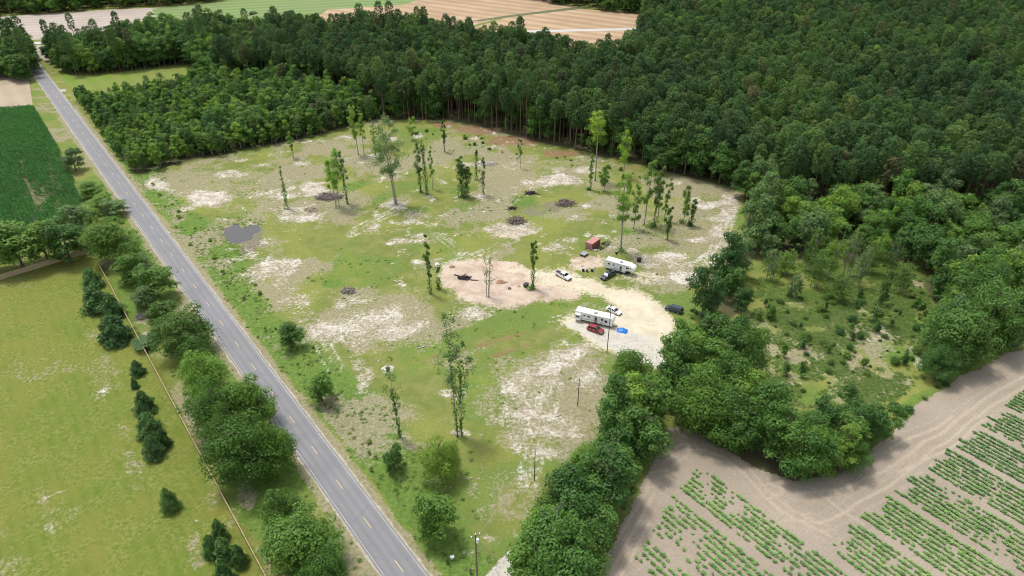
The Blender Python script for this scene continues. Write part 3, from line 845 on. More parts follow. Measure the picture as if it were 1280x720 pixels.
# oaks gather along the left part and in a few bright pockets
fpx, fpy = to_px(fx, fy)
hw = (fpx < 330) & (fpy < 100) & (np.random.default_rng(2).random(len(fx)) < .85)
clump = fbm(fx, fy, 40, 3)
hw |= (clump > .60) & (np.random.default_rng(4).random(len(fx)) < .45)
hw |= (np.random.default_rng(5).random(len(fx)) < .10)
for qx, qy, rr in ((1205, 118, 22), (1250, 135, 26), (1118, 165, 14), (1165, 60, 10), (905, 25, 14), (1270, 115, 20)):
    hw |= np.hypot(fpx - qx, (fpy - qy - 12) * 1.6) < rr
tag(wood("pine_forest", fx[~hw], fy[~hw], [(PINES, 1)], 31, .80, 1.10, [290],
    [("pine_tree", "tall dark bare-trunked pine in the front rows of the forest behind the clearing", "pine tree", "pines in the front rows of the big forest")]),
    "dark green pines of the big forest, massed away to the top of the view", "forest")
tag(wood("hardwood_forest", fx[hw], fy[hw], [(HARD, 1)], 32, .95, 1.35, [0], [None], .72 + .28 * np.clip((fpx[hw] - 60) / 150, 0, 1)),
    "rounder lighter green hardwood crowns scattered among the forest pines", "forest")
yx, yy = fill(YOUNG, 3.5, 22, .5)
ypx, ypy = to_px(yx, yy)
o = wood("young_woodland", yx, yy, [(YOUNGS, .78), (YPINES, .22)], 33, .66, 1.3, [230, 100],
    [("young_tree", "young leafy tree packed in the thicket between the road and the clearing", "young tree", "young trees in the thicket by the road"),
     ("young_pine", "young dark pine packed in the thicket between the road and the clearing", "young pine", "young pines in the thicket by the road")], .66 + .34 * np.clip((ypx - 110) / 220, 0, 1))
tag(o, "far part of the young mixed green thicket beside the road", "woodland")
mx_, my_ = fill(MIXED, 6.2, 23)
mpx, mpy = to_px(mx_, my_)
k = ~((mpx > 925) & (mpx < 1150) & (mpy > 326) & (mpy < 372)); mx_, my_ = mx_[k], my_[k]; mpx, mpy = mpx[k], mpy[k]
wood("mixed_woodland", mx_, my_, [(HARD, .5), (YOUNGS, .34), (HARD_PALE, .16)], 34, .62, 1.2, [170, 110, 50],
    [("hardwood_tree", "leafy hardwood tree in the mixed wood around the far side of the scrub patch", "hardwood tree", "hardwoods around the scrub patch"),
     ("wispy_tree", "slim upright young tree among the hardwoods around the far side of the scrub patch", "young tree", "slim young trees around the scrub patch"),
     ("greyish_tree", "greyish green tree among the darker hardwoods around the far side of the scrub patch", "hardwood tree", "greyish trees around the scrub patch")])
for q_, w_, h_, lab_ in (((1200, 415), 84, 14, "broad dark tree at the field corner, the largest right of the scrub patch"), ((1240, 392), 80, 15, "broad tree behind the largest one at the field corner"),
                         ((1176, 452), 46, 8, "low round tree nearest the bare field right of the scrub patch"), ((1228, 352), 74, 15, "tall leafy tree on the right rim of the scrub patch, near the border"), ((1180, 395), 44, 8, "small leafy tree left of the largest one at the field corner")):
    BIG_LATER.append((q_, w_, h_, lab_))
tx, ty = fill(THICKET, 5.0, 24)
tpx, tpy = to_px(tx, ty)
wood("thicket", tx, ty, [(HARD, .75), (OAKS, .25)], 35, .85, 1.2, [200, 80],
    [("thicket_tree", "dense green tree in the belt between the scrub patch and the bare soil", "hardwood tree", "trees in the belt above the bare soil"),
     ("thicket_oak", "broad dense oak in the belt between the scrub patch and the bare soil", "oak tree", "oaks in the belt above the bare soil")], 1 - .22 * sstep(940, 1000, tpx))
# shrubs and saplings along the forest's foot, under the bare trunks
r = np.random.default_rng(77)
rim = [gp(*q) for q in ((445,151),(480,146),(520,147),(560,147),(600,155),(650,169),(700,181),(760,195),(830,211),(925,236),(960,248),(1000,259))]
for a_, b_ in zip(rim[:-1], rim[1:]):
    L_ = (b_ - a_).length; nrm = Vector((-(b_ - a_).y, (b_ - a_).x, 0)).normalized()
    for k in range(int(L_ / 1.7)):
        q = a_.lerp(b_, r.random()) + nrm * (1 + 11 * r.random() ** 1.3)
        px_ = to_px(np.array([q.x]), np.array([q.y]))[0][0]
        if 560 < px_ < 720 and r.random() < .7: continue
        t_, c_, h_ = YOUNGS[int(r.integers(6))]; s_ = r.uniform(.3, .8)
        plant("understorey_tree", t_, c_, q.x, q.y, s_, r.uniform(0, 6), "leafy sapling under the bare pine trunks at the forest's foot behind the clearing", "sapling", "saplings at the forest's foot", s_ * r.uniform(.7, 1.0))
# woods beyond the fields at the very top
far = [[gp(*q) for q in ((-340,22,0),(0,20,0),(70,17,0),(130,11,0),(200,8,0),(272,3,0),(268,-36,0),(-340,-36,0))],
       [gp(*q) for q in ((640,-6,0),(690,5,0),(760,15,0),(812,18,0),(850,17,0),(850,-34,0),(560,-34,0))]]
fa = [fill(p, 6.2, 40 + i) for i, p in enumerate(far)]
wx, wy = np.concatenate([a[0] for a in fa]), np.concatenate([a[1] for a in fa])
tag(wood("far_woods", wx, wy, [(HARD, .6), (PINES, .4)], 36, .9, 1.2, [0, 0], [None, None]), "dark woods beyond the pale fields along the top of the view", "woods")
# the tall dark clump left of the road's far end
cx, cy = fill([gp(*q) for q in ((-60,100,0),(0,98,0),(38,104,0),(46,90,0),(36,66,0),(0,60,6),(-60,58,6))], 5.6, 25)
wood("clump", cx, cy, [(HARD, .7), (PINES, .3)], 37, .95, 1.25, [80, 40],
    [("roadside_tree", "dark leafy tree in the clump left of the far end of the road", "hardwood tree", "trees in the clump at the far end of the road"),
     ("roadside_pine", "dark pine in the clump left of the far end of the road", "pine tree", "pines in the clump at the far end of the road")])

# ------------------------------------------------------------------ hedgerow between clearing and soil field
hedge = [(790,462,8),(772,520,7),(770,540,7),(736,596,6),(708,626,6),(690,664,6),(676,690,6),(668,712,5),(690,704,6),(802,478,9),(786,500,8),(812,508,8),(786,530,8),(806,545,7),(768,560,8),(744,570,7),(776,592,8),(745,600,8),(722,618,8),(752,632,8),(720,646,8),(700,640,6),(744,658,7),(696,668,8),(722,680,8),(688,694,8),(708,706,7),(690,722,7),(716,726,7),(760,606,8)]
r = random.Random(5)
for i, (px, py, z) in enumerate(hedge):
    g = gp(px, py, z)
    t, c, h = (HARD if i % 3 else OAKS)[i % 4]
    s = r.uniform(.95, 1.15) * (1 if i % 3 else .85)
    plant("hedgerow_tree", t, c, g.x, g.y, s, r.uniform(0, 6), "dense green tree in the hedgerow between the clearing and the bare soil strip", "hedgerow tree", "trees of the hedgerow right of the gravel drive", s * r.uniform(.8, 1.05))

# ------------------------------------------------------------------ trees and bushes left of the road (each with its own words)
LEAF_COPY = {}
def recolour(me, mat):
    k = (me.name, mat.name)
    if k not in LEAF_COPY:
        c = me.copy(); c.materials.clear(); c.materials.append(mat); LEAF_COPY[k] = c
    return LEAF_COPY[k]
def crown_tree(px, py, wpx, h, ks, i, label, mat=None, name="broadleaf_tree", cat="tree", group=None, flat=1.0):
    """A crown centred on px, py of the photograph, wpx wide and h metres tall."""
    if name in ('broadleaf_tree', 'roadside_bush'): h *= 1.26; wpx *= .95
    g = gp(px, py, h * .55)
    t, c, h0 = ks[i % len(ks)]
    depth = g.y * CP + (H - h * .55) * SP
    width = wpx / F * depth
    bb = [v[0] for v in c.bound_box] if hasattr(c, "bound_box") else None
    xs = np.empty(len(c.vertices) * 3, np.float32); c.vertices.foreach_get("co", xs); xs = xs.reshape(-1, 3)
    w0 = np.percentile(np.hypot(xs[:, 0], xs[:, 1]), 96) * 2
    s = width / w0
    return plant(name, t, recolour(c, mat) if mat else c, g.x, g.y, s, i * 1.7, label, cat, group, h / h0)

crown_tree(138, 299, 64, 12, OAKS, 0, "round bright green tree by the bend of the wooden fence", L_MID)
for i, (q_, w_, h_, lab_) in enumerate(BIG_LATER): crown_tree(q_[0], q_[1], w_, h_, OAKS, i, lab_, L_MIX)
crown_tree(89, 196, 30, 9, HARD, 1, "greyish green tree on the edge of the corn field near the road", L_GREY)
for i, (x, y, w, h, m, lab) in enumerate([
    (16, 305, 62, 13, None, "dark tree behind the fence at the left border, below the corn"),
    (48, 296, 52, 13, None, "dark tree behind the fence, second from the left below the corn"),
    (78, 300, 46, 12, None, "dark tree behind the fence, third from the left below the corn"),
    (94, 280, 44, 13, L_GREY, "greyish dark tree at the corn field's corner behind the fence"),
    (-20, 312, 50, 12, None, "dark tree cut off by the left border below the corn")]):
    crown_tree(x, y, w, h, HARD, i, lab, m, group="dark trees behind the fence below the corn")
for i, (x, y, w, h, lab) in enumerate([
    (112, 236, 30, 5, "low bush on the corn edge, farthest up the road of its row"),
    (124, 250, 34, 6, "low bush on the corn edge above the round bright tree"),
    (141, 258, 32, 5, "greyish bush beside the road above the round bright tree"),
    (112, 270, 26, 5, "small bush squeezed between corn and round bright tree")]):
    crown_tree(x, y, w, h, HARD, i, lab, L_GREY if i == 2 else L_MID, "roadside_bush", "bush", "bushes on the corn edge")
crown_tree(192, 350, 48, 9, HARD, 2, "feathery blue green tree overhanging the road edge below the round bright tree", L_OAK)
crown_tree(178, 368, 34, 7, HARD, 1, "lower feathery tree between the fence and the road edge", L_GREY)
crown_tree(172, 330, 36, 6, HARD, 4, "small feathery tree just below the round bright tree", L_GREY)
crown_tree(160, 333, 40, 9, HARD, 5, "mid green tree filling the row just below the round bright tree", L_OAK)
crown_tree(243, 440, 40, 9, HARD, 6, "small green tree between the dark and the lime green roadside trees", L_OAK)
crown_tree(228, 414, 74, 11, OAKS, 1, "dark green tree by the road above the lime green one")
crown_tree(205, 395, 40, 8, HARD, 3, "mid green tree leaning on the dark one by the road", L_OAK)
crown_tree(252, 466, 60, 10, OAKS, 2, "lime green tree by the road between two dark ones", L_MID)
crown_tree(268, 508, 74, 12, OAKS, 3, "dark oak overhanging the fence, topmost of the big roadside clump")
crown_tree(312, 500, 60, 11, OAKS, 0, "dark oak next to the road in the big roadside clump")
crown_tree(300, 562, 88, 13, OAKS, 1, "biggest dark oak in the roadside clump, near the fence")
crown_tree(340, 560, 60, 11, OAKS, 2, "dark oak of the clump reaching out over the road edge")
crown_tree(285, 540, 60, 12, OAKS, 3, "dark oak in the middle of the roadside clump")
crown_tree(376, 676, 100, 10, OAKS, 0, "large mid green tree at the bottom border left of the road", L_OAK)
crown_tree(352, 640, 60, 9, OAKS, 2, "mid green tree above the large one at the bottom border", L_OAK)
crown_tree(405, 715, 60, 9, OAKS, 1, "mid green tree cut off by the bottom border near the road", L_OAK)
crown_tree(182, 425, 36, 3, HARD, 1, "dry grey brush between fence and dark tree", L_GREY, "brush_bush", "bush")
for i, (x, y, w, h, lab) in enumerate([
    (113, 345, 26, 5.5, "dark cedar at the fence corner below the round bright tree"),
    (118, 370, 36, 7, "broad dark cedar left of the fence, second from the corner"),
    (138, 380, 30, 6, "dark cedar touching the fence above the lowest broad one"),
    (140, 408, 40, 7, "broad dark cedar left of the fence, lowest of the corner group"),
    (170, 458, 19, 3.6, "small round cedar standing alone left of the fence"),
    (167, 478, 10, 2.6, "tiny thin cedar below the small round one"),
    (178, 500, 28, 5, "dark cedar at the top of the row of three by the yard"),
    (184, 528, 32, 5.5, "dark cedar in the middle of the row of three by the yard"),
    (189, 556, 28, 5, "dark cedar at the bottom of the row of three by the yard"),
    (202, 545, 18, 4.5, "slim dark cedar right beside the row of three"),
    (209, 622, 25, 5, "lone dark cedar in the yard near the bare patch"),
    (272, 660, 22, 4.5, "topmost young cedar of the loose group at the bottom border"),
    (262, 680, 24, 4.5, "leftmost young cedar of the loose group at the bottom border"),
    (278, 684, 28, 5, "central young cedar of the loose group at the bottom border"),
    (297, 692, 22, 4.6, "young cedar nearest the fence in the loose bottom group"),
    (278, 715, 28, 5, "lowest young cedar of the loose group, cut by the border")]):
    crown_tree(x, y, w * .98, h * 1.25, CEDARS, i, lab, None, "cedar_tree", "cedar")

# ------------------------------------------------------------------ single trees inside the clearing
def slender(px, py, ty, label, seed, stems=((0, 0),), crown=(.45, 1.0, 1.5, 260), ivy=None, ivy_to=.7, leaf=None, bark=None, rb=.16, leafsize=.21, shrub=0, open_=0, lobes=7, name="slender_tree", limbs=5):
    """A drawn-up tree left standing; ivy = (radius, leaves) clothes its stem."""
    r = np.random.default_rng(seed)
    g = gp(px, py); h = ztop(g, ty)
    e = empty(name, (g.x, g.y, 0), 0, label, "tree")
    m = MB()
    cr = []
    for j, (sx, sy) in enumerate(stems):
        hh = h * (1 if j == 0 else r.uniform(.72, .92))
        lean = Vector((sx * .5 + r.normal(0, .026) * hh, sy * .5 + r.normal(0, .026) * hh, 0))
        P = lambda k: Vector((sx, sy, 0)) + lean * k + Vector((0, 0, hh * k))
        m.tube([P(0), P(.05), P(.4), P(.75), P(.97)], [rb * 1.4, rb, rb * .8, rb * .5, rb * .15], 6)
        z0, z1, R, n = crown
        for q in range(limbs):
            k = z0 + (z1 - z0 - .08) * (q + r.random()) / limbs
            a = q * 2.4 + r.uniform(0, 1); L = R * r.uniform(.7, 1.1) * (1.2 - .6 * k)
            m.tube([P(k), P(k) + Vector((math.cos(a) * L * .6, math.sin(a) * L * .6, L * .55)), P(k) + Vector((math.cos(a) * L, math.sin(a) * L, L * 1.1))], [rb * .4, rb * .25, rb * .08], 4)
        for q in range(lobes):
            k = z0 + (z1 - z0) * (q + .5) / lobes
            env = R * (1 - .45 * abs((k - z0) / (z1 - z0) - .45) * 2)
            a = q * 2.4 + r.uniform(0, 1)
            for h_ in range(2):
                off = env * r.uniform(.2, .95); a += r.uniform(1.5, 3.5)
                c = P(k) + Vector((math.cos(a) * off, math.sin(a) * off, r.normal(0, .03) * hh))
                if n: cr.append(blob_leaves(r, c, env * r.uniform(.34, .66), min(env * .75, (z1 - z0) * hh / lobes * r.uniform(.6, 1.1)), int(n * 3.6) // (2 * lobes) + 1, leafsize))
        if ivy:
            p0, p1 = P(0), P(ivy_to)
            zz = r.uniform(0, 1, ivy[1]) ** .9; a = r.uniform(0, TAU, ivy[1])
            kk = ivy[0] * (.5 + .7 * r.random(ivy[1])) * (1 + .4 * np.sin(zz * 11 + seed) + .25 * np.sin(zz * 23))
            c = np.stack([p0.x + (p1.x - p0.x) * zz + kk * np.cos(a), p0.y + (p1.y - p0.y) * zz + kk * np.sin(a), p1.z * zz], -1)
            iv = leaf_faces(r, c, np.stack([np.cos(a), np.sin(a), .6 + 0 * a], -1), .26)
            link("ivy", vq_mesh(iv, "ivy", L_IVY), e)
    if shrub: 
        sv = join_faces([blob_leaves(r, (r.normal(0, shrub * .4), r.normal(0, shrub * .4), .6), shrub, .9, 130, .25)])
        link("base_shoots", vq_mesh(sv, "base_shoots", L_IVY), e)
    link("trunk", mb_mesh(m, "trunk", bark or bark_grey), e)
    if cr: link("crown", vq_mesh(join_faces(cr), "crown", leaf or L_MID), e)
    return e

slender(359, 261, 207, "slim ivy-wrapped stem with a thin top, left of the biggest brush pile", 1, crown=(.6, 1, .9, 90), ivy=(.75, 330), ivy_to=.6, rb=.1)
slender(367, 197, 165, "small bright tree near the young thicket at the clearing's far left", 2, crown=(.35, 1, 1.7, 330), leaf=L_MID)
slender(424, 258, 184, "bright green tree leaning over the brush pile, left one of the pair", 3, crown=(.4, 1, 3.1, 700), leaf=L_MID, stems=((0, 0), (-1.2, .4)))
slender(434, 254, 187, "greener tree with ivy on its trunk, right one of the brush pile pair", 4, crown=(.5, 1, 2.2, 380), leaf=L_MIX, ivy=(.6, 420), ivy_to=.7)
slender(448, 193, 130, "tall lime green tree at the forest edge, left one of two trunks", 5, crown=(.3, 1, 2.6, 800), leaf=L_LIME, rb=.2)
slender(455, 194, 142, "lime green tree at the forest edge, right one of two trunks", 6, crown=(.45, 1, 2.0, 420), leaf=L_LIME)
slender(470, 198, 150, "thin spindly tree just right of the two lime green trunks", 7, crown=(.3, 1, 1.3, 200), ivy=(.4, 160), leaf=L_MID, rb=.1)
slender(496, 256, 147, "tallest broad tree of the clearing with a pale grey trunk and blue green crown", 8, crown=(.42, 1, 6.2, 1150), leaf=L_GREY, rb=.26, lobes=10, limbs=12, name="grey_trunk_tree", stems=((0, 0), (-.6, .3)))
slender(526, 240, 180, "tree with an ivy-clad trunk right behind the tallest grey one", 9, crown=(.4, 1, 1.9, 420), leaf=L_MIX, ivy=(.7, 420), ivy_to=.55)
slender(534, 243, 178, "narrow dark column of ivy beside the tallest grey tree", 10, crown=(.8, 1, .8, 90), leaf=L_IVY, ivy=(.75, 620), ivy_to=.97)
slender(541, 236, 186, "thin light green tree just right of the narrow ivy column", 11, crown=(.3, 1, 1.4, 300), leaf=L_MID, rb=.12)
slender(577, 246, 199, "stout dark tree wholly swathed in ivy, forked at the top", 12, crown=(.6, 1, 2.0, 420), leaf=L_IVY, ivy=(1.35, 900), ivy_to=.85, stems=((0, 0), (1.6, 0)), rb=.25, name="ivy_tree")
slender(595, 225, 186, "narrow ivy stem to the right of the stout ivy tree", 13, crown=(.8, 1, .7, 60), leaf=L_IVY, ivy=(.6, 330), ivy_to=.95, rb=.1)
slender(604, 243, 196, "sparse sapling growing on the small pale mound", 14, crown=(.3, 1, 1.7, 210), leaf=L_GREY, ivy=(.5, 120), ivy_to=.4, rb=.1)
slender(651, 210, 172, "small thin tree in front of the red straw by the pines", 15, crown=(.4, 1, 1.1, 150), leaf=L_OAK, rb=.1)
slender(556, 190, 150, "spindly dark tree in front of the pines at the far centre", 16, crown=(.3, 1, 1.4, 260), leaf=L_OAK, ivy=(.4, 120), rb=.1)
slender(516, 175, 146, "pale feathery tree on the far rim above the grey one", 17, crown=(.2, 1, 2.4, 420), leaf=L_LIME, rb=.1)
slender(738, 237, 190, "dark stem with a shrubby foot left of the tall lime tree", 18, crown=(.3, 1, 1.2, 200), leaf=L_OAK, ivy=(.5, 200), shrub=1.2, rb=.12)
slender(744, 226, 138, "very tall bare-stemmed tree with a lime green top before the forest", 19, crown=(.62, 1, 3.6, 1100), leaf=L_LIME, rb=.26, lobes=9, name="tall_lime_tree")
slender(755, 239, 208, "small dark bushy tree below the tall lime one", 20, crown=(.25, 1, 2.2, 620), leaf=L_OAK, rb=.15)
slender(779, 222, 165, "lime green tree standing second to the tall one before the forest", 21, crown=(.3, 1, 3.0, 900), leaf=L_LIME, rb=.2)
slender(776, 313, 218, "tall tree with a wide bright crown beside the red container", 22, crown=(.42, 1, 3.7, 1300), leaf=L_MID, rb=.3, lobes=10, shrub=2.0, name="tall_bright_tree")
slender(792, 286, 232, "green tree at the left end of the row right of the bright crown", 23, crown=(.2, 1, 2.4, 620), leaf=L_MID)
slender(805, 281, 196, "tallest green tree of the row behind the white fifth-wheel trailer", 24, crown=(.3, 1, 2.5, 900), leaf=L_MID, rb=.2)
slender(817, 284, 212, "ivy-footed tree in the row, next to the tallest", 25, crown=(.4, 1, 1.9, 480), leaf=L_MID, ivy=(.6, 300), shrub=1.6)
slender(822, 278, 206, "light green tree with a slim top in the middle of the row", 26, crown=(.3, 1, 1.9, 560), leaf=L_LIME)
slender(830, 276, 224, "thin green tree right of the middle of the row", 27, crown=(.25, 1, 1.6, 420), leaf=L_MID)
slender(834, 300, 258, "small dark tree leaning out in front of the row", 28, crown=(.2, 1, 1.7, 420), leaf=L_OAK, ivy=(.5, 150))
slender(854, 280, 233, "leafy tree at the right end of the row, left one of two", 29, crown=(.25, 1, 2.2, 620), leaf=L_MID, shrub=1.4)
slender(863, 282, 250, "short ivy-wrapped tree closing the row on the right", 30, crown=(.5, 1, 1.4, 220), leaf=L_OAK, ivy=(.8, 330), shrub=1.4)
slender(538, 367, 290, "slim leafy stem left of the pink dirt pit", 31, crown=(.3, 1, 1.25, 380), leaf=L_OAK, ivy=(.5, 300), rb=.12)
slender(548, 361, 332, "short ivy stem beside the slim one left of the dirt pit", 32, crown=(.7, 1, .8, 60), leaf=L_GREY, ivy=(.6, 160), ivy_to=.5, rb=.1)
slender(608, 371, 310, "almost bare pale sapling of several stems in the pink dirt pit", 33, crown=(.3, .95, 1.5, 34), leaf=L_GREY, stems=((0, 0), (.5, .2), (.8, -.2)), rb=.11, name="bare_sapling")
slender(666, 360, 300, "slender ivy-footed tree on the right rim of the dirt pit", 34, crown=(.55, 1, 1.4, 320), leaf=L_OAK, ivy=(.55, 300), ivy_to=.6, shrub=1.3, rb=.14)
slender(572, 546, 395, "tall thin tree with ivy up its trunk in the near part of the clearing", 35, crown=(.45, 1, 3.2, 260), leaf=L_GREY, ivy=(.55, 330), ivy_to=.8, stems=((0, 0), (.9, .2)), rb=.14, name="tall_ivy_tree")
slender(500, 546, 450, "sparse half-dead tree left of the tall ivy one", 36, crown=(.35, 1, 2.4, 150), leaf=L_MID, ivy=(.4, 260), ivy_to=.65, rb=.12)
slender(1090, 402, 335, "ivy column standing alone in the scrub patch", 37, crown=(.6, 1, 1.5, 180), leaf=L_IVY, ivy=(.95, 700), ivy_to=.95, rb=.16)
for i, (px, py) in enumerate([(992, 374), (1017, 360), (1048, 377), (1071, 359), (1124, 366), (1033, 349), (962, 352), (1010, 340), (1085, 342), (1058, 347), (1112, 345), (980, 344)]):
    slender(px, py, py - 30 - (i * 17) % 31, "thin greyish half-bare tree at the back of the scrub patch", 50 + i, crown=(.25, 1, 2.2 + i % 3 * .5, 110 + 50 * (i % 3)), leaf=(L_GREY, L_OAK, L_MID)[i % 3], rb=.13, stems=((0, 0), (.9, .5), (-.7, .8)), limbs=9, name="scrub_tree")["group"] = "half-bare trees at the back of the scrub patch"
g = crown_tree(549, 571, 56, 9, OAKS, 3, "round lime green tree with a visible trunk in the near clearing", L_LIME)
crown_tree(543, 645, 54, 9, HARD, 2, "dense dark green tree below the round lime one", L_OAK)
crown_tree(491, 569, 30, 6, HARD, 1, "small dark tree left of the round lime one", L_OAK)
crown_tree(399, 483, 38, 7, HARD, 4, "bushy dark tree at the road's ditch, the lower of two", L_OAK)
crown_tree(363, 418, 32, 6, HARD, 0, "bushy dark tree at the road's ditch, the upper of two", L_OAK)
# ------------------------------------------------------------------ bare soil field with wheel tracks
soil_px = [(728,760),(735,724),(762,680),(790,628),(804,596),(818,560),(832,536),(850,532),(872,540),(900,556),(930,574),(965,592),(1000,600),(1040,594),(1080,572),(1112,540),(1150,500),(1200,470),(1250,446),(1290,428),(1420,384),(1560,470),(1560,800),(1280,900),(900,900),(720,800)]
sp = [gp(*q) for q in soil_px]
sx = np.arange(min(p.x for p in sp), 175, .5); sy = np.arange(45, max(p.y for p in sp), .5)
SX, SY = np.meshgrid(sx, sy, indexing='ij')
wobs = (fbm(SX, SY, 5, 3) - .5) * 2.2
ins = in_poly(SX + wobs, SY + wobs[::-1, ::-1], [(p.x, p.y) for p in sp])
tracks = [[(800,590),(814,592),(830,580),(843,568),(856,562),(880,563),(905,572),(930,592),(955,620),(985,645),(1020,660),(1034,668)],
    [(795,584),(815,586),(829,571),(850,555),(880,556),(912,567),(938,588),(962,615),(990,638),(1022,653)],
    [(820,548),(835,543),(850,543),(865,550),(871,561)],[(818,556),(836,550),(850,550),(862,556)],
    [(960,605),(1000,618),(1060,612),(1110,585),(1160,550),(1210,515),(1290,462)],[(980,648),(1022,652),(1060,640),(1100,615),(1170,560),(1240,510),(1300,470)],
    [(745,720),(780,660),(800,628),(812,600),(800,590)],[(760,720),(800,650),(815,618)],[(770,730),(812,655)],
    [(1018,612),(1060,644),(1080,656)],[(975,640),(960,625),(985,612)],[(1110,560),(1150,545),(1190,520)],[(1120,590),(1180,565),(1240,520)],[(820,600),(835,612)],[(788,600),(815,590),(832,588)]]
track = np.zeros(SX.shape)
wv = (fbm(SX, SY, 9, 2) - .5) * 1.2
for tr in tracks:
    pts = [gp(*q) for q in tr]
    d = seg_dist(SX + wv, SY - wv, [(p.x, p.y) for p in pts])
    for off in (0.0, 1.9):
        track = np.maximum(track, sstep(1.0, .1, np.abs(d - off)) * (.62 if off == 0 else .45))
ok = ins[:-1, :-1] & ins[1:, :-1] & ins[1:, 1:] & ins[:-1, 1:]
ii = np.arange(SX.size).reshape(SX.shape)
SQ = np.stack([ii[:-1, :-1], ii[1:, :-1], ii[1:, 1:], ii[:-1, 1:]], -1)[ok]
used_v, inv = np.unique(SQ, return_inverse=True)
t = NT("bare_soil"); p = t.pos()
q = t.mapping(p, (1, 1, 1), (0, 0, -math.atan2(RN.y, RN.x)))
w = t.n("ShaderNodeTexWave", wave_type='BANDS', bands_direction='Y', wave_profile='SIN'); t.l(q, w.inputs["Vector"])
w.inputs["Scale"].default_value = .42; w.inputs["Distortion"].default_value = 1.6; w.inputs["Detail"].default_value = 2; w.inputs["Detail Scale"].default_value = .5
c = t.mix(t.step(t.noise(.06, 5, .6, p), .35, .68), (.285, .245, .190), (.245, .208, .160))
c = t.mix(t.math('MULTIPLY', w.outputs["Fac"], .16), c, (.195, .165, .128))
c = t.mix(t.math('MULTIPLY', t.step(t.noise(1.6, 5, .75, p), .45, .7), .45), c, (.17, .14, .113))
at = t.n("ShaderNodeAttribute", attribute_name="wheel_track")
c = t.mix(t.math('MULTIPLY', t.step(t.math('ADD', at.outputs["Fac"], t.math('MULTIPLY', t.math('SUBTRACT', t.noise(1.2, 4, .7, p), .5), .7)), .3, .8), .75), c, (.37, .312, .24))
t.col(c); t.rough(.95, .1)
t.bump(t.math('ADD', t.math('MULTIPLY', w.outputs["Fac"], .15), t.noise(2.2, 4, .7, p)), .45, .2)
sme = np_mesh("soil_field", np.stack([SX, SY, .07 + 0 * SX], -1).reshape(-1, 3)[used_v], inv.reshape(-1, 4), mats=[t.m], smooth=True)
at = sme.attributes.new("wheel_track", 'FLOAT', 'POINT'); at.data.foreach_set("value", track.ravel()[used_v].astype(np.float32))
tag(link("soil_field", sme), kind='structure')

# ------------------------------------------------------------------ crop plants in their beds
def crop_mesh(r):
    n = 11
    a = np.arange(n) * 2.4 + r.uniform(0, 1)
    d = unit(np.stack([np.cos(a), np.sin(a), r.uniform(.15, .9, n)], -1))
    c = np.zeros((n, 3)); c[:, 2] = r.uniform(.02, .14, n)
    L = r.uniform(.26, .46, n)[:, None]
    side = unit(np.cross(d, np.array([0, 0, 1.0])))
    V = np.stack([c, c + d * L * .5 + side * .105 + np.array([0, 0, .04]), c + d * L - np.array([0, 0, .06]), c + d * L * .5 - side * .105 + np.array([0, 0, .04])], 1).reshape(-1, 3)
    return vq_mesh((V, np.arange(4 * n).reshape(n, 4)), "crop_plant", L_CROP)
CROPS = [crop_mesh(rg) for _ in range(5)]
r = np.random.default_rng(8)
cp_ = []
beds = [(36.0, 40.9, 0), (43.2, 53.2, 0), (55.8, 64.0, 0)] + [(66.9 + 11.75 * k, 66.9 + 11.75 * k + 9.5, 1) for k in range(8)]
for w0, w1, kind in beds:
    rows = max(3, int(round((w1 - w0) / 1.2)))
    for k in range(rows):
        w = w0 + .3 + (w1 - w0 - .6) * k / max(rows - 1, 1)
        if kind: u_ = -169.5 - (w - 67) * .07 - 2.5 * r.random()
        else: u_ = (-149 + (w - 36) * .30) - 1.5 * r.random()
        while u_ > -245:
            g = uw(u_, w + r.normal(0, .07))
            dens = 1.15 - .35 * (kind == 0)
            patch = vnoise(np.array([g.x / 3.1]), np.array([g.y / 3.1]))[0]
            if r.random() < dens * (.25 + 1.35 * patch): cp_.append((g.x, g.y))
            u_ -= r.uniform(.40, .64)
cp_ = np.array(cp_)
cp_ = cp_[cp_[:, 1] > 62]
vis = in_frame(cp_[:, 0], cp_[:, 1], -4)
order = np.argsort(np.hypot(cp_[:, 0], cp_[:, 1])); order = order[vis[order]]
single = set(order[:290].tolist())
for i in sorted(single):
    o = link("crop_plant", CROPS[i % 5], None, (cp_[i, 0], cp_[i, 1], .07), (0, 0, r.uniform(0, 6)), (r.uniform(.95, 1.75),) * 3)
    tag(o, "low leafy crop plant in the rows of the bare field along the bottom border", "crop plant", "crop plants along the bottom border")
rest = np.array([i for i in range(len(cp_)) if i not in single])
z = np.zeros((len(rest), 3)); z[:, 2] = r.uniform(0, 6, len(rest)); s = r.uniform(.95, 1.75, len(rest))
tag(scatter("crop_rows", np.stack([cp_[rest, 0], cp_[rest, 1], .07 + 0 * cp_[rest, 0]], -1), np.stack([s, s, s], -1), z, r.integers(0, 5, len(rest)), [bpy.data.objects.new("crop_plant", m) for m in CROPS]),
    "rows of low green crop plants in beds across the bare field", "crop")
print("crop", len(cp_))

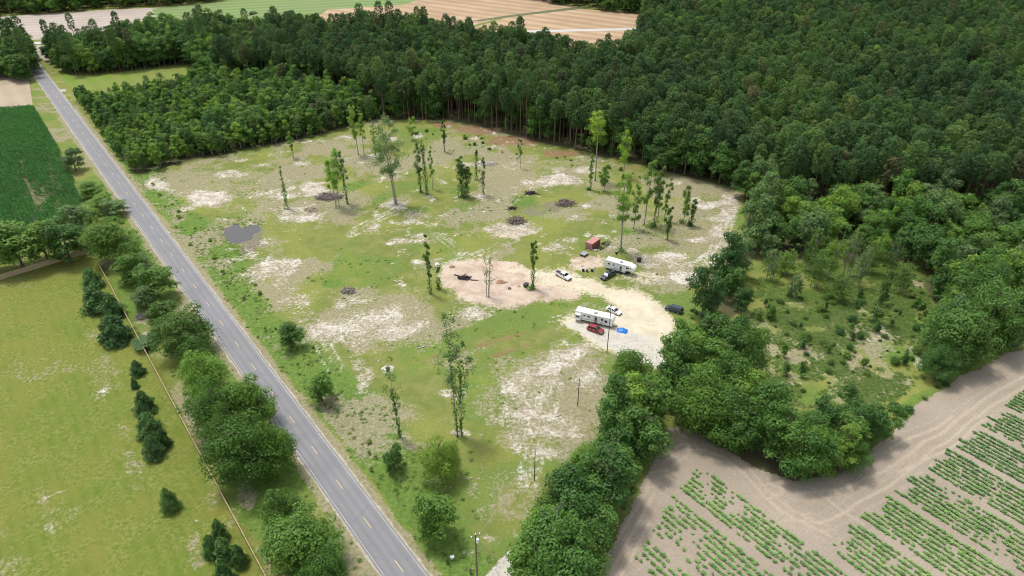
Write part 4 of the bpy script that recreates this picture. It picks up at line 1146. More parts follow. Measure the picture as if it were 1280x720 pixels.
# ------------------------------------------------------------------ corn on the left
def corn_mesh(r):
    n = 34
    c = np.stack([r.uniform(-1, 1, n), r.normal(0, .08, n), r.uniform(.5, 1.5, n)], -1)
    a = r.uniform(0, TAU, n)
    return vq_mesh(needle_faces(r, c, unit(np.stack([np.cos(a), np.sin(a), r.uniform(.1, .9, n)], -1)), .85, .1), "corn", L_CORN)
CORN = [bpy.data.objects.new("corn", corn_mesh(rg)) for _ in range(5)]
corn_poly = [gp(*q) for q in [(-140,136),(0,137),(43,134),(62,165),(82,205),(100,245),(110,285),(95,292),(0,330),(-140,360)]]
cx_, cy_ = [], []
us = [to_uw(p) for p in corn_poly]
w = min(a[1] for a in us)
while w < max(a[1] for a in us):
    u_ = min(a[0] for a in us) + r.random()
    while u_ < max(a[0] for a in us):
        g = uw(u_, w); cx_.append(g.x); cy_.append(g.y); u_ += 1.7
    w += 1.25
cx_, cy_ = np.array(cx_), np.array(cy_)
k = contains(corn_poly, cx_, cy_); cx_, cy_ = cx_[k], cy_[k]
px_, py_ = to_px(cx_, cy_)
bare = np.exp(-((px_ - 50 - (py_ - 245) * .28) / 13) ** 2 - ((py_ - 248) / 16) ** 2) * .95 + np.exp(-((px_ - 33 - (py_ - 225) * .33) / 3.2) ** 2 - ((py_ - 228) / 34) ** 2) * .8
bare += .25 * np.exp(-((px_ - 72 - (py_ - 240) * .3) / 16) ** 2 - ((py_ - 235) / 30) ** 2)
k = (r.random(len(cx_)) > bare) & (px_ > -40); cx_, cy_ = cx_[k], cy_[k]
rot = np.zeros((len(cx_), 3)); rot[:, 2] = math.atan2(RD.y, RD.x) + r.integers(0, 2, len(cx_)) * math.pi
s = r.uniform(.85, 1.15, len(cx_))
tag(scatter("corn_crop", np.stack([cx_, cy_, 0 * cx_], -1), np.stack([s * 1, s * 1.15, s], -1), rot, r.integers(0, 5, len(cx_)), CORN), "dense deep green rows of corn on the left, with a thin bare patch", "corn")
t = NT("corn_soil"); n_ = t.noise(.8, 5, .7, t.pos()); t.col(t.mix(t.step(n_, .4, .65), (.045, .075, .022), (.16, .14, .08))); t.rough(.95, .1)
bt = t.m
sheet("corn_ground", corn_poly, .05, bt)

# ------------------------------------------------------------------ bushes one can count, and the weeds nobody could
def bushes(poly, gap, seed, keep, smin, smax, label, group, name="bush", cap=290, bright=False):
    r = np.random.default_rng(seed)
    x, y = fill(poly, gap, seed)
    k = r.random(len(x)) < keep; x, y = x[k], y[k]
    for i in range(min(len(x), cap)):
        s = smin + (smax - smin) * r.random() ** 2
        o = link(name, BUSHES[3 * int(r.integers(2)) if bright else int(r.integers(6))], None, (x[i], y[i], -.05), (0, 0, r.uniform(0, 6)), (s, s, s * r.uniform(.7, 1.1)))
        tag(o, label, "bush", group)
bushes([gp(*q) for q in [(935,400),(965,372),(1000,366),(1090,370),(1150,350),(1168,400),(1160,455),(1120,480),(1060,470),(1000,500),(960,480),(940,440)]], 3.6, 61, .62, .4, 1.7,
    "low leafy bush growing in the cut-over scrub patch", "bushes in the scrub patch", "scrub_bush", 280)
bushes([uw(160, 6.5), uw(160, 13), uw(60, 14), uw(-20, 17), uw(-90, 15), uw(-125, 12), uw(-125, 7), uw(0, 7)], 4.2, 62, .42, .35, .95,
    "low green bush in the weedy ditch right of the road", "bushes in the roadside ditch", "ditch_bush", 150, True)
bushes([uw(110, -9), uw(110, -14), uw(50, -15), uw(20, -6), uw(60, -5.5)], 4.0, 63, .6, .5, 1.2, "leafy bush left of the road near the round bright tree", "bushes left of the road", "verge_bush", 60)
bushes([gp(*q) for q in [(1116,520),(1150,482),(1200,452),(1215,462),(1160,500),(1122,536),(1106,520),(1100,490)]], 3.2, 64, .8, .6, 1.8, "leafy bush on the green edge of the bare soil field", "bushes on the field edge", "edge_bush", 60)
bushes([gp(*q) for q in [(855,395),(880,375),(930,345),(925,362),(890,392),(862,402)]], 3.5, 65, .7, .5, 1.2, "leafy bush at the clearing's right rim behind the parked dark vehicle", "bushes on the right rim", "rim_bush", 40)
bushes([gp(*q) for q in [(420,180),(560,160),(640,180),(750,206),(840,226),(840,232),(740,216),(620,194),(560,172),(470,168),(420,188)]], 6, 66, .6, .5, 1.3, "small bush along the foot of the pine forest", "bushes at the forest foot", "forest_foot_bush", 70)
bushes([gp(*q) for q in [(520,660),(560,690),(620,720),(560,740),(500,640),(505,620)]], 5, 67, .35, .4, .9, "small bush in the rough grass beside the near end of the drive", "bushes by the near drive", "drive_bush", 30)

tuft_pts = []
r = np.random.default_rng(71)
def tufts(poly, n):
    xs = [p.x for p in poly]; ys = [p.y for p in poly]
    x = r.uniform(min(xs), max(xs), n); y = r.uniform(min(ys), max(ys), n)
    k = contains(poly, x, y) & (fbm(x, y, 6, 3) > r.uniform(.34, .62, n))
    tuft_pts.append(np.stack([x[k], y[k]], -1))
tufts([uw(165, 5), uw(165, 14), uw(60, 18), uw(0, 22), uw(-95, 18), uw(-150, 12), uw(-150, 5)], 15000)
tufts([gp(*q) for q in [(930,400),(960,368),(1090,362),(1150,342),(1172,400),(1168,465),(1120,500),(1010,510),(950,500)]], 30000)
tufts([uw(110, -4.6), uw(110, -16), uw(-150, -19.5), uw(-150, -4.6)], 9000)
tufts([gp(*q) for q in clearing], 12000)
tufts([gp(*q) for q in [(915,376),(925,330),(1155,326),(1160,380)]], 9000)
tufts([gp(*q) for q in [(270,270),(335,275),(340,310),(300,320),(275,305)]], 1400)
tp = np.concatenate(tuft_pts)
ppx, ppy = to_px(tp[:, 0], tp[:, 1])
bad = in_poly(ppx, ppy, [(636,338),(742,350),(795,360),(842,396),(846,412),(836,440),(800,450),(740,428),(708,410),(700,402),(720,380)]) | in_poly(ppx, ppy, [(550,348),(558,330),(605,320),(668,338),(726,368),(690,376),(622,386),(572,372)]) | (np.hypot((ppx - 294) / 15, (ppy - 289) / 10) < 1)
bad |= np.abs((tp[:, 0] - RO.x) * RN.x + (tp[:, 1] - RO.y) * RN.y) < 4.3
ti = np.clip(np.searchsorted(gx, tp[:, 0]), 0, len(gx) - 1); tj = np.clip(np.searchsorted(gy, tp[:, 1]), 0, len(gy) - 1)
inside = in_poly(ppx, ppy, clearing) & (((tp[:, 0] - RO.x) * RN.x + (tp[:, 1] - RO.y) * RN.y) > 15)
bad |= inside & (lush[ti, tj] < .3 + .5 * r.random(len(tp)))
bad |= (sand[ti, tj] > .45) & (r.random(len(tp)) < .85)
tp = tp[~bad]; zz = Z[np.clip(np.searchsorted(gx, tp[:, 0]), 0, len(gx) - 1), np.clip(np.searchsorted(gy, tp[:, 1]), 0, len(gy) - 1)]
rot = np.zeros((len(tp), 3)); rot[:, 2] = r.uniform(0, 6, len(tp)); s = r.uniform(.5, 1.2, len(tp))
tag(scatter("weeds", np.stack([tp[:, 0], tp[:, 1], zz], -1), np.stack([s, s, s * .9], -1), rot, r.integers(0, 6, len(tp)), TUFTS), "tufts of weeds and rough grass over verges, scrub and clearing", "weeds")
print("tufts", len(tp))

# saplings in the scrub patch
r = np.random.default_rng(88)
sx_, sy_ = fill([gp(*q) for q in [(940,395),(970,372),(1060,366),(1150,352),(1166,400),(1155,450),(1110,470),(1050,462),(1000,490),(955,470)]], 7.5, 89)
for i in range(len(sx_)):
    if r.random() < .55:
        t_, c_, h_ = YOUNGS[int(r.integers(6))]; s_ = r.uniform(.22, .5)
        plant("scrub_sapling", t_, c_, sx_[i], sy_[i], s_, r.uniform(0, 6), "leafy sapling standing above the low brush of the scrub patch", "sapling", "saplings in the scrub patch", s_ * r.uniform(.7, 1.1))
# chips of pale wood and stone strewn over the clearing
cm = MB(); cm.box((0, 0, .06), (.34, .2, .12), .3); cm.box((.2, .15, .04), (.2, .12, .08), 1.2)
chip = bpy.data.meshes.new("chips"); chip.from_pydata(cm.V, [], cm.F); chip.materials.append(plain("pale_chips", (.38, .34, .29), .9, dirt=.4))
kx = r.uniform(-130, 110, 30000); ky = r.uniform(85, 330, 30000)
kpx, kpy = to_px(kx, ky)
ti = np.clip(np.searchsorted(gx, kx), 0, len(gx) - 1); tj = np.clip(np.searchsorted(gy, ky), 0, len(gy) - 1)
k = in_poly(kpx, kpy, clearing) & (r.random(30000) < .008 + .07 * sand[ti, tj]) & (np.abs((kx - RO.x) * RN.x + (ky - RO.y) * RN.y) > 12)
kx, ky, kz = kx[k], ky[k], Z[ti, tj][k]
rot = np.zeros((len(kx), 3)); rot[:, 2] = r.uniform(0, 6, len(kx)); s = r.uniform(.4, 1.6, len(kx))
tag(scatter("debris", np.stack([kx, ky, kz], -1), np.stack([s * r.uniform(.6, 2.4, len(s)), s, s], -1), rot, np.zeros(len(kx)), [bpy.data.objects.new("chips", chip)]), "small pale chips of wood and stone strewn over the clearing", "debris")
# ------------------------------------------------------------------ paints
WHITE = plain("white_paint", (.74, .74, .72), .35, dirt=.12, scale=1.2)
ROOFW = plain("white_membrane_roof", (.78, .77, .74), .6, dirt=.15, scale=.8)
RED = plain("dark_red_paint", (.22, .012, .02), .25, spec=.6, dirt=.15)
NAVY = plain("navy_paint", (.012, .022, .045), .25, spec=.6, dirt=.1)
TEAL = plain("dark_teal_paint", (.010, .035, .055), .22, spec=.6, dirt=.1)
GLASS = plain("dark_glass", (.012, .014, .017), .08, spec=.8, dirt=.05)
GLARE_PANE = plain("windshield_glare", (.62, .63, .64), .4, dirt=.1)  # pale colour painted in for the bright reflection on a windshield
RUBBER = plain("rubber", (.02, .02, .021), .85, dirt=.2)
RIM = plain("wheel_metal", (.42, .42, .43), .35, .7, dirt=.2)
BLACK = plain("black_plastic", (.022, .022, .024), .6, dirt=.2)
GREYM = plain("grey_metal", (.28, .28, .285), .5, .4, dirt=.3)
LAMP = plain("clear_lamp", (.7, .7, .68), .15, spec=.7, dirt=.05)
TAIL = plain("red_lamp", (.30, .012, .012), .2, spec=.7, dirt=.05)
WOOD = plain("fence_wood", (.44, .345, .21), .9, dirt=.3, scale=2)
POLE = plain("weathered_pole", (.17, .14, .11), .95, dirt=.4, scale=2)
RUSTR = plain("faded_red_steel", (.40, .19, .17), .7, dirt=.3, scale=.9)
RUSTD = plain("dark_red_steel", (.27, .08, .07), .7, dirt=.4, scale=.9)
BLUE = plain("blue_tarp", (.012, .16, .50), .4, spec=.5, dirt=.25, scale=1.5)
CHAR = plain("charred_wood", (.035, .030, .032), .95, dirt=.4)
BRUSHW = plain("grey_brushwood", (.23, .195, .175), .95, dirt=.55, scale=1.2)
BRUSHP = plain("brown_brushwood", (.20, .15, .13), .95, dirt=.5, scale=1.2)
SANDH = plain("sandy_earth", (.44, .36, .27), .95, dirt=.3)
REDH = plain("reddish_earth", (.33, .19, .125), .95, dirt=.35)
ASH = plain("grey_sandy_earth", (.33, .295, .25), .95, dirt=.45)
STONE = plain("pale_rubble", (.46, .43, .385), .9, dirt=.35)

# ------------------------------------------------------------------ vehicles (front towards +x)
def wheel(par, x, y, rad, wd):
    m = MB(); m.tube([(x, y - wd / 2, rad), (x, y + wd / 2, rad)], [rad, rad], 18)
    t_ = m.build("wheel", RUBBER, par, smooth=False, bevel=.03)
    s = 1 if y > 0 else -1
    m = MB(); m.tube([(x, y + s * (wd / 2 - .02), rad), (x, y + s * (wd / 2 + .02), rad)], [rad * .62, rad * .55], 12)
    m.build("rim", RIM, t_)

def pane(m, a, b, c, d, inset=.08, out=.015):
    a, b, c, d = map(Vector, (a, b, c, d)); ctr = (a + b + c + d) / 4
    nrm = (b - a).cross(d - a).normalized()
    if nrm.dot(ctr - Vector((ctr.x * .8, 0, .6))) < 0: nrm = -nrm
    q = [p + (ctr - p).normalized() * inset + nrm * out for p in (a, b, c, d)]
    q2 = [p - nrm * .012 for p in q]
    m.add(q + q2, [(0, 1, 2, 3), (7, 6, 5, 4), (0, 4, 5, 1), (1, 5, 6, 2), (2, 6, 7, 3), (3, 7, 4, 0)])

def vehicle(name, label, cat, loc, head, paint, L=4.7, Wd=1.9, belt=1.0, top=1.72, hood=.98, cab=(-2.2, -1.9, .45, 1.25), lower=None, bed=None, wheels=(-1.4, 1.45), rad=.36, glare=False, split=(-.6,), roof_mat=None):
    e = empty(name, loc, head, label, cat)
    h = L / 2
    low = lower or [(-h, .42), (-h - .02, .75), (-h + .06, belt), (cab[3] - .05, belt), (h - .35, hood - .06), (h - .06, hood - .22), (h, .62), (h - .05, .36), (h - .5, .28), (-h + .4, .28)]
    m = MB(); m.prism(low, -Wd / 2, Wd / 2, lambda z: 1 - .04 * max(0, z - .5) / .5)
    m.build("body", paint, e, smooth=False, bevel=.07)
    # cabin: base from cab[0] to cab[3], roof from cab[1] to cab[2]
    wb, wt = Wd * .455, Wd * .37
    B = [(cab[0], -wb, belt - .02), (cab[3], -wb, belt - .02), (cab[3], wb, belt - .02), (cab[0], wb, belt - .02)]
    T = [(cab[1], -wt, top), (cab[2], -wt, top), (cab[2], wt, top), (cab[1], wt, top)]
    m = MB(); m.add(B + T, [(0, 3, 2, 1), (4, 5, 6, 7), (0, 1, 5, 4), (1, 2, 6, 5), (2, 3, 7, 6), (3, 0, 4, 7)])
    m.build("cabin", roof_mat or paint, e, bevel=.06)
    m = MB(); pane(m, B[1], B[2], T[2], T[1]); m.build("windshield", GLARE_PANE if glare else GLASS, e)
    m = MB(); pane(m, B[3], B[0], T[0], T[3]); m.build("rear_window", GLASS, e)
    lerp = lambda p, q, k: tuple(p[i] + (q[i] - p[i]) * k for i in range(3))
    for sd in (0, 1):
        b0, b1, t0, t1 = (B[0], B[1], T[0], T[1]) if sd == 0 else (B[3], B[2], T[3], T[2])
        cuts = [0.0] + [(s_ - cab[0]) / (cab[3] - cab[0]) for s_ in split] + [1.0]
        for k0, k1 in zip(cuts[:-1], cuts[1:]):
            m = MB(); pane(m, lerp(b0, b1, k0), lerp(b0, b1, k1), lerp(t0, t1, k1), lerp(t0, t1, k0), .09); m.build("side_window", GLASS, e)
    for x in wheels:
        for y in (-1, 1): wheel(e, x, y * (Wd / 2 - .1), rad, .24)
    for y in (-1, 1):
        m = MB(); m.box((h - .06, y * Wd * .36, hood - .3), (.14, .36, .16)); m.build("headlight", LAMP, e)
        m = MB(); m.box((-h + .03, y * Wd * .42, belt - .2), (.12, .2, .26)); m.build("taillight", TAIL, e)
        m = MB(); m.box((cab[3] - .35, y * (Wd / 2 + .1), belt + .06), (.16, .2, .14)); m.build("mirror", BLACK, e)
    m = MB(); m.box((h + .0, 0, .45), (.1, Wd * .86, .2)); m.build("front_bumper", BLACK, e, bevel=.03)
    m = MB(); m.box((h - .02, 0, hood - .34), (.08, Wd * .42, .2)); m.build("grille", BLACK, e)
    if bed:
        x0, x1 = bed
        m = MB(); m.box(((x0 + x1) / 2, 0, belt + .004), (x1 - x0 - .16, Wd * .8, .012)); m.build("bed_floor", BLACK, e)
        for y in (-1, 1):
            m = MB(); m.box(((x0 + x1) / 2, y * Wd * .44, belt + .14), (x1 - x0, .1, .3)); m.build("bed_side", paint, e, bevel=.03)
        m = MB(); m.box((x0 + .04, 0, belt + .14), (.08, Wd * .82, .3)); m.build("tailgate", paint, e, bevel=.03)
    return e

def heading(p0, p1):
    a, b = gp(*p0), gp(*p1)
    return math.atan2(b.y - a.y, b.x - a.x)
def mid(p0, p1, z=0.0):
    a, b = gp(*p0), gp(*p1); c = (a + b) / 2; return (c.x, c.y, z)

def pickup(name, label, p0, p1, paint, glare=False, load=False):
    L = 5.9; h = L / 2
    low = [(-h, .55), (-h, .95), (cab0 := -.55, .95), (cab0, 1.12), (1.35, 1.12), (h - .25, 1.06), (h, .95), (h, .5), (h - .4, .42), (-h + .3, .42)]
    e = vehicle(name, label, "pickup truck", mid(p0, p1), heading(p0, p1), paint, L, 2.0, 1.12, 1.9, 1.08, (-.62, -.45, .95, 1.45), low, None, (-1.85, 1.95), .41, glare, (.42,))
    m = MB(); m.box((-1.75, 0, .962), (2.2, 1.6, .012)); m.build("bed_floor", BLACK, e)
    for y in (-1, 1):
        m = MB(); m.box((-1.75, y * .94, 1.08), (2.36, .1, .3)); m.build("bed_side", paint, e, bevel=.03)
    m = MB(); m.box((-2.9, 0, 1.08), (.09, 1.76, .3)); m.build("tailgate", paint, e, bevel=.03)
    if load:
        m = MB(); m.box((-2.0, .1, 1.2), (1.3, 1.2, .46)); m.build("bed_cover", BLACK, e, bevel=.05)
    return e
pickup("pickup_truck", "white crew-cab pickup with an open dark bed on the sandy drive", (694.5, 341.5), (713.5, 351.5), WHITE)
pickup("pickup_truck", "dark blue pickup with a glare-pale windshield parked nose out beside the white fifth-wheel trailer", (768.5, 341.5), (751.5, 351), NAVY, True, True)
vehicle("parked_suv", "dark red sport utility car beside the long white camper", "car", mid((733.5, 411), (755, 417)), heading((733.5, 410.5), (755, 418)), RED, 4.7, 1.92, 1.05, 1.72, 1.02, (-2.2, -1.75, .35, 1.2), split=(-1.2, -.1))
vehicle("parked_car", "white saloon car with dark windows behind the long white camper", "car", mid((756, 385.5), (778.5, 395)), heading((756, 385.5), (778.5, 395.5)), WHITE, 4.8, 1.85, .92, 1.43, .86, (-1.9, -1.1, .3, 1.15), wheels=(-1.4, 1.45), rad=.33, split=(-.35,))
vehicle("parked_van", "dark teal van parked at the trees on the right rim of the drive", "van", mid((829, 385), (856, 392.5)), heading((856, 393), (829, 384.5)), TEAL, 5.2, 2.0, 1.1, 1.82, 1.02, (-2.45, -2.2, .75, 1.55), wheels=(-1.55, 1.65), rad=.37, split=(-1.3, .05))

# long white camper
def trailer(name, label, p0, p1, L, top, side, fifth=False):
    rz = heading(p0, p1)
    e = empty(name, mid(p0, p1), rz, label, "camper trailer")
    h = L / 2; W_ = 2.5; zf = .75; zt = top
    if fifth:
        prof = [(-h, zf), (-h, zt - .25), (-h + .2, zt), (h - 1.9, zt), (h - .35, zt - .45), (h, zt - 1.0), (h - .25, 1.75), (h - 2.6, 1.68), (h - 3.0, zf)]
    else:
        prof = [(-h, zf), (-h, zt - .2), (-h + .18, zt), (h - .5, zt), (h - .1, zt - .5), (h, zt - 1.1), (h - .35, zf)]
    m = MB(); m.prism(prof, -W_ / 2, W_ / 2); m.build("body", WHITE, e, bevel=.06)
    m = MB(); m.box((-.3 if fifth else -.05, 0, zt + .012), ((L - (2.6 if fifth else 1.3)), W_ - .1, .03)); m.build("roof_membrane", ROOFW, e)
    for x, y, d in ((-.28 * L, .2, (.45, .45, .12)), (.02 * L, -.3, (1.0, .7, .28)), (.22 * L, .3, (.4, .4, .1))):
        m = MB(); m.box((x, y, zt + .03 + d[2] / 2), d); m.build("roof_vent" if d[0] < .9 else "air_conditioner", ROOFW if d[0] < .9 else GREYM, e, bevel=.04)
    sgn = -1
    y = sgn * (W_ / 2 + .012)
    for x, z, a, b in side:
        m = MB(); m.box((x * h, y, zf + z), (a, .05, b)); m.build("window", GLASS, e)
        m = MB(); m.box((x * h, -y, zf + z), (a, .05, b)); m.build("window", GLASS, e)
    dx = .05 * L
    m = MB(); m.box((dx, y, 1.75), (.72, .05, 1.9)); d_ = m.build("door", GREYM, e)
    m = MB(); m.box((dx, y - .03, 2.25), (.42, .03, .5)); m.build("door_window", GLASS, d_)
    m = MB(); m.box((dx + .28, y - .05, 1.7), (.06, .05, .16)); m.build("door_handle", BLACK, d_)
    m = MB(); m.box((dx, y - .3, .5), (.7, .6, .06)); m.build("entry_step", BLACK, e)
    m = MB(); m.add([(-.62 * h, y, 1.0), (.1 * h, y, 1.5), (.1 * h, y, 1.62), (-.62 * h, y, 1.2)], [(0, 1, 2, 3)]); m.add([(.35 * h, y, 1.0), (.9 * h, y, 1.9), (.86 * h, y, 1.95), (.3 * h, y, 1.15)], [(0, 1, 2, 3)]); m.build("body_stripe", GREYM, e)
    m = MB(); m.box((0, 0, .62), (L - (3.6 if fifth else 1.0), W_ - .3, .2)); m.build("chassis", BLACK, e)
    m = MB(); m.tube([(-.45 * h, y - .1, zt - .25), (.5 * h, y - .1, zt - .25)], [.1, .1], 8); m.build("awning_roll", GREYM, e)
    for x in (-1.3, -.35):
        for yy in (-1, 1): wheel(e, x - .05 * L, yy * (W_ / 2 - .16), .37, .24)
    for x in (-h + .7, h - (3.3 if fifth else .9)):
        for yy in (-1, 1):
            m = MB(); m.tube([(x, yy * .95, 0), (x, yy * .95, .6)], [.05, .05], 6); m.build("jack", BLACK, e)
    for yy in (-1, 1):
        m = MB(); m.box((-h - .02, yy * 1.0, 1.3), (.05, .18, .3)); m.build("taillight", TAIL, e)
    m = MB(); m.box((-h - .02, 0, 2.2), (.04, 1.2, .6)); m.build("rear_window", GLASS, e)
    if fifth:
        for yy in (-1, 1):
            m = MB(); m.tube([(h - 1.9, yy * .9, 0), (h - 1.9, yy * .9, 1.7)], [.06, .06], 6); m.build("landing_leg", BLACK, e)
        m = MB(); m.tube([(h - 1.2, 0, 1.1), (h - 1.2, 0, 1.72)], [.14, .2], 8); m.build("king_pin", BLACK, e)
    else:
        m = MB(); m.tube([(h - .3, -.7, .58), (h + 1.15, 0, .55)], [.06, .06], 6); m.tube([(h - .3, .7, .58), (h + 1.15, 0, .55)], [.06, .06], 6); m.build("tongue", BLACK, e)
        m = MB(); m.tube([(h + .45, -.2, .6), (h + .45, -.2, 1.1)], [.16, .16], 10); m.tube([(h + .45, .2, .6), (h + .45, .2, 1.1)], [.16, .16], 10); m.build("gas_bottles", WHITE, e)
        # slide-out at the rear end
        m = MB(); m.box((-h + 1.0, -W_ / 2 - .36, 1.75), (1.7, .74, 1.9)); s_ = m.build("slide_out", WHITE, e, bevel=.04)
        m = MB(); m.box((-h + 1.0, -W_ / 2 - .74, 2.0), (1.1, .03, .6)); m.build("slide_window", GLASS, s_)
    return e
trailer("camper_trailer", "long white camper trailer with a slide-out beside the red car", (716.5, 396.5), (771, 409.5), 11.2, 3.35, [(-.28, 1.55, .7, .5), (.42, 1.55, .6, .5), (.62, 1.3, .75, .7), (-.5, 1.6, .5, .4)])
trailer("fifth_wheel_trailer", "white fifth-wheel camper with a raised nose beside the dark blue pickup", (758, 334.5), (793, 344.5), 10.0, 3.6, [(-.72, 1.7, .7, .5), (-.4, 1.7, .6, .4), (.55, 1.9, .9, .5), (.75, 2.0, .3, .3)], True)

# red steel container with junk at its end
a, b = gp(731.5, 303, 2.6), gp(744, 294.6, 2.6)
rz = math.atan2(b.y - a.y, b.x - a.x)
c0 = (gp(731.5, 311) + gp(743.5, 304.5) + gp(738, 313) + gp(750, 304.5)) / 4
e = empty("container", (c0.x, c0.y, 0), rz, "faded red steel container standing in the grass", "container")
LC, WC, HC = 5.0, 2.5, 2.4
m = MB()
n = 26
out = []
for i in range(n + 1):
    x = -LC / 2 + LC * i / n
    out.append((x, -(WC / 2) + (.05 if i % 4 < 2 else 0)))
for i in range(n + 1):
    x = LC / 2 - LC * i / n
    out.append((x, (WC / 2) - (.05 if i % 4 < 2 else 0)))
k = len(out)
m.add([(x, y, .12) for x, y in out] + [(x, y, HC - .06) for x, y in out], [(i, (i + 1) % k, (i + 1) % k + k, i + k) for i in range(k)])
m.build("side_walls", RUSTD, e)
m = MB(); m.box((0, 0, HC - .03), (LC + .06, WC + .06, .07)); m.build("roof", RUSTR, e)
for x in (-1, 1):
    for y in (-1, 1):
        m = MB(); m.box((x * (LC / 2 - .02), y * (WC / 2 - .02), HC / 2 - .08), (.16, .16, HC - .16)); m.build("corner_post", RUSTD, e)
for y in (-1, 1):
    m = MB(); m.box((-LC / 2 - .05, y * .66, HC / 2), (.06, 1.2, HC - .4)); d_ = m.build("door", RUSTR, e)
    m = MB(); m.tube([(-LC / 2 - .11, y * .4, .3), (-LC / 2 - .11, y * .4, HC - .3)], [.03, .03], 6); m.build("lock_bar", GREYM, d_)
m = MB(); m.box((0, 0, .06), (LC, WC - .1, .12)); m.build("floor_frame", BLACK, e)

def flatbed(name, label, g, rz, L, mat, deck=True, cat="trailer"):
    e = empty(name, (g.x, g.y, 0), rz, label, cat)
    m = MB()
    for y in (-1, 1): m.box((0, y * .8, .62), (L, .12, .16))
    for k in range(5): m.box((-L / 2 + .3 + (L - .6) * k / 4, 0, .62), (.1, 1.6, .1))
    m.build("frame", mat, e)
    if deck:
        m = MB(); m.box((0, 0, .74), (L, 1.9, .07)); m.build("deck", GREYM, e)
    for x in (-.5, .45):
        for y in (-1, 1): wheel(e, x, y * .95, .34, .22)
    m = MB(); m.tube([(L / 2, 0, .6), (L / 2 + 1.0, 0, .5)], [.06, .06], 6); m.build("tongue", mat, e)
    return e
flatbed("junk_trailer", "dark wheeled trailer frame with scrap at the red container's end", gp(757, 306), rz - .2, 3.6, BLACK, False)
flatbed("utility_trailer", "small pale utility trailer left of the pink clay pad", gp(730, 319), rz, 2.6, GREYM)
def scrap(label, px, py, seed, s=1.0, mat=CHAR, name="scrap_heap", n=9):
    r = random.Random(seed); g = gp(px, py); m = MB()
    for k in range(n):
        m.box((r.gauss(0, .6) * s, r.gauss(0, .4) * s, .1 + .25 * r.random() * s), (r.uniform(.3, 1.0) * s, r.uniform(.2, .5) * s, r.uniform(.15, .4) * s), r.uniform(0, 3), r.uniform(-.4, .4))
    o = m.build(name, mat); o.location = (g.x, g.y, 0); return tag(o, label, "scrap heap")
scrap("dark scrap heaped at the foot of the red container", 749, 311, 1, 1.1, CHAR)
scrap("pale boards and scrap beside the red container", 743, 313, 2, .9, STONE)
scrap("low heap of odd pale scrap left of the pink clay pad", 733, 317, 3, .7, STONE)
def barrel(label, px, py, mat, rad=.42, hh=1.0, group=None, tip=False, name="barrel"):
    g = gp(px, py); e = empty(name, (g.x, g.y, 0), px, label, "barrel", group)
    m = MB()
    if tip: m.tube([(-hh / 2, 0, rad), (0, 0, rad), (hh / 2, 0, rad)], [rad * .96, rad, rad * .96], 14)
    else: m.tube([(0, 0, 0), (0, 0, hh * .33), (0, 0, hh * .36), (0, 0, hh * .66), (0, 0, hh * .69), (0, 0, hh)], [rad * .96, rad * .96, rad, rad, rad * .96, rad * .96], 14)
    m.build("drum", mat, e)
    m = MB()
    if tip: m.tube([(hh / 2, 0, rad), (hh / 2 + .03, 0, rad)], [rad * .8, rad * .8], 12)
    else: m.tube([(0, 0, hh), (0, 0, hh + .03)], [rad * .9, rad * .9], 12)
    m.build("lid", GREYM, e); return e
barrel("dark barrel at the left of three by the sandy drive", 729, 339, BLACK)
barrel("brown barrel in the middle of three by the sandy drive", 733.8, 339.5, BRUSHP)
barrel("dark brown barrel at the right of three by the sandy drive", 740, 339.3, CHAR)
barrel("small black barrel by the bare-stemmed tree near the red container", 770.5, 317.5, BLACK)
def bin_box(name, label, cat, px, py, d, mat, lid=BLACK, rz=.3):
    g = gp(px, py); e = empty(name, (g.x, g.y, 0), rz, label, cat)
    m = MB(); m.add([(-d[0] * .42, -d[1] * .42, 0), (d[0] * .42, -d[1] * .42, 0), (d[0] * .42, d[1] * .42, 0), (-d[0] * .42, d[1] * .42, 0), (-d[0] / 2, -d[1] / 2, d[2]), (d[0] / 2, -d[1] / 2, d[2]), (d[0] / 2, d[1] / 2, d[2]), (-d[0] / 2, d[1] / 2, d[2])], [(0, 3, 2, 1), (4, 5, 6, 7), (0, 1, 5, 4), (1, 2, 6, 5), (2, 3, 7, 6), (3, 0, 4, 7)])
    m.build("box", mat, e, bevel=.03)
    m = MB(); m.box((0, 0, d[2] + .05), (d[0] + .06, d[1] + .06, .08)); m.build("lid", lid, e, bevel=.02)
    return e
bin_box("trash_bin", "black bin standing behind the white fifth-wheel trailer", "bin", 798.5, 327, (1.3, 1.0, 1.3), BLACK)
bin_box("trash_bin", "black tipped bin on the right rim of the pink dirt pit", "bin", 657.5, 358.5, (1.5, 1.1, 1.1), BLACK, rz=.9)
bin_box("meter_box", "small pale box at the foot of the utility pole by the drive", "box", 588, 716, (.5, .4, .9), GREYM)
bin_box("meter_box", "small white box in the grass left of the utility pole", "box", 565.5, 698, (.7, .5, .5), WHITE, WHITE)

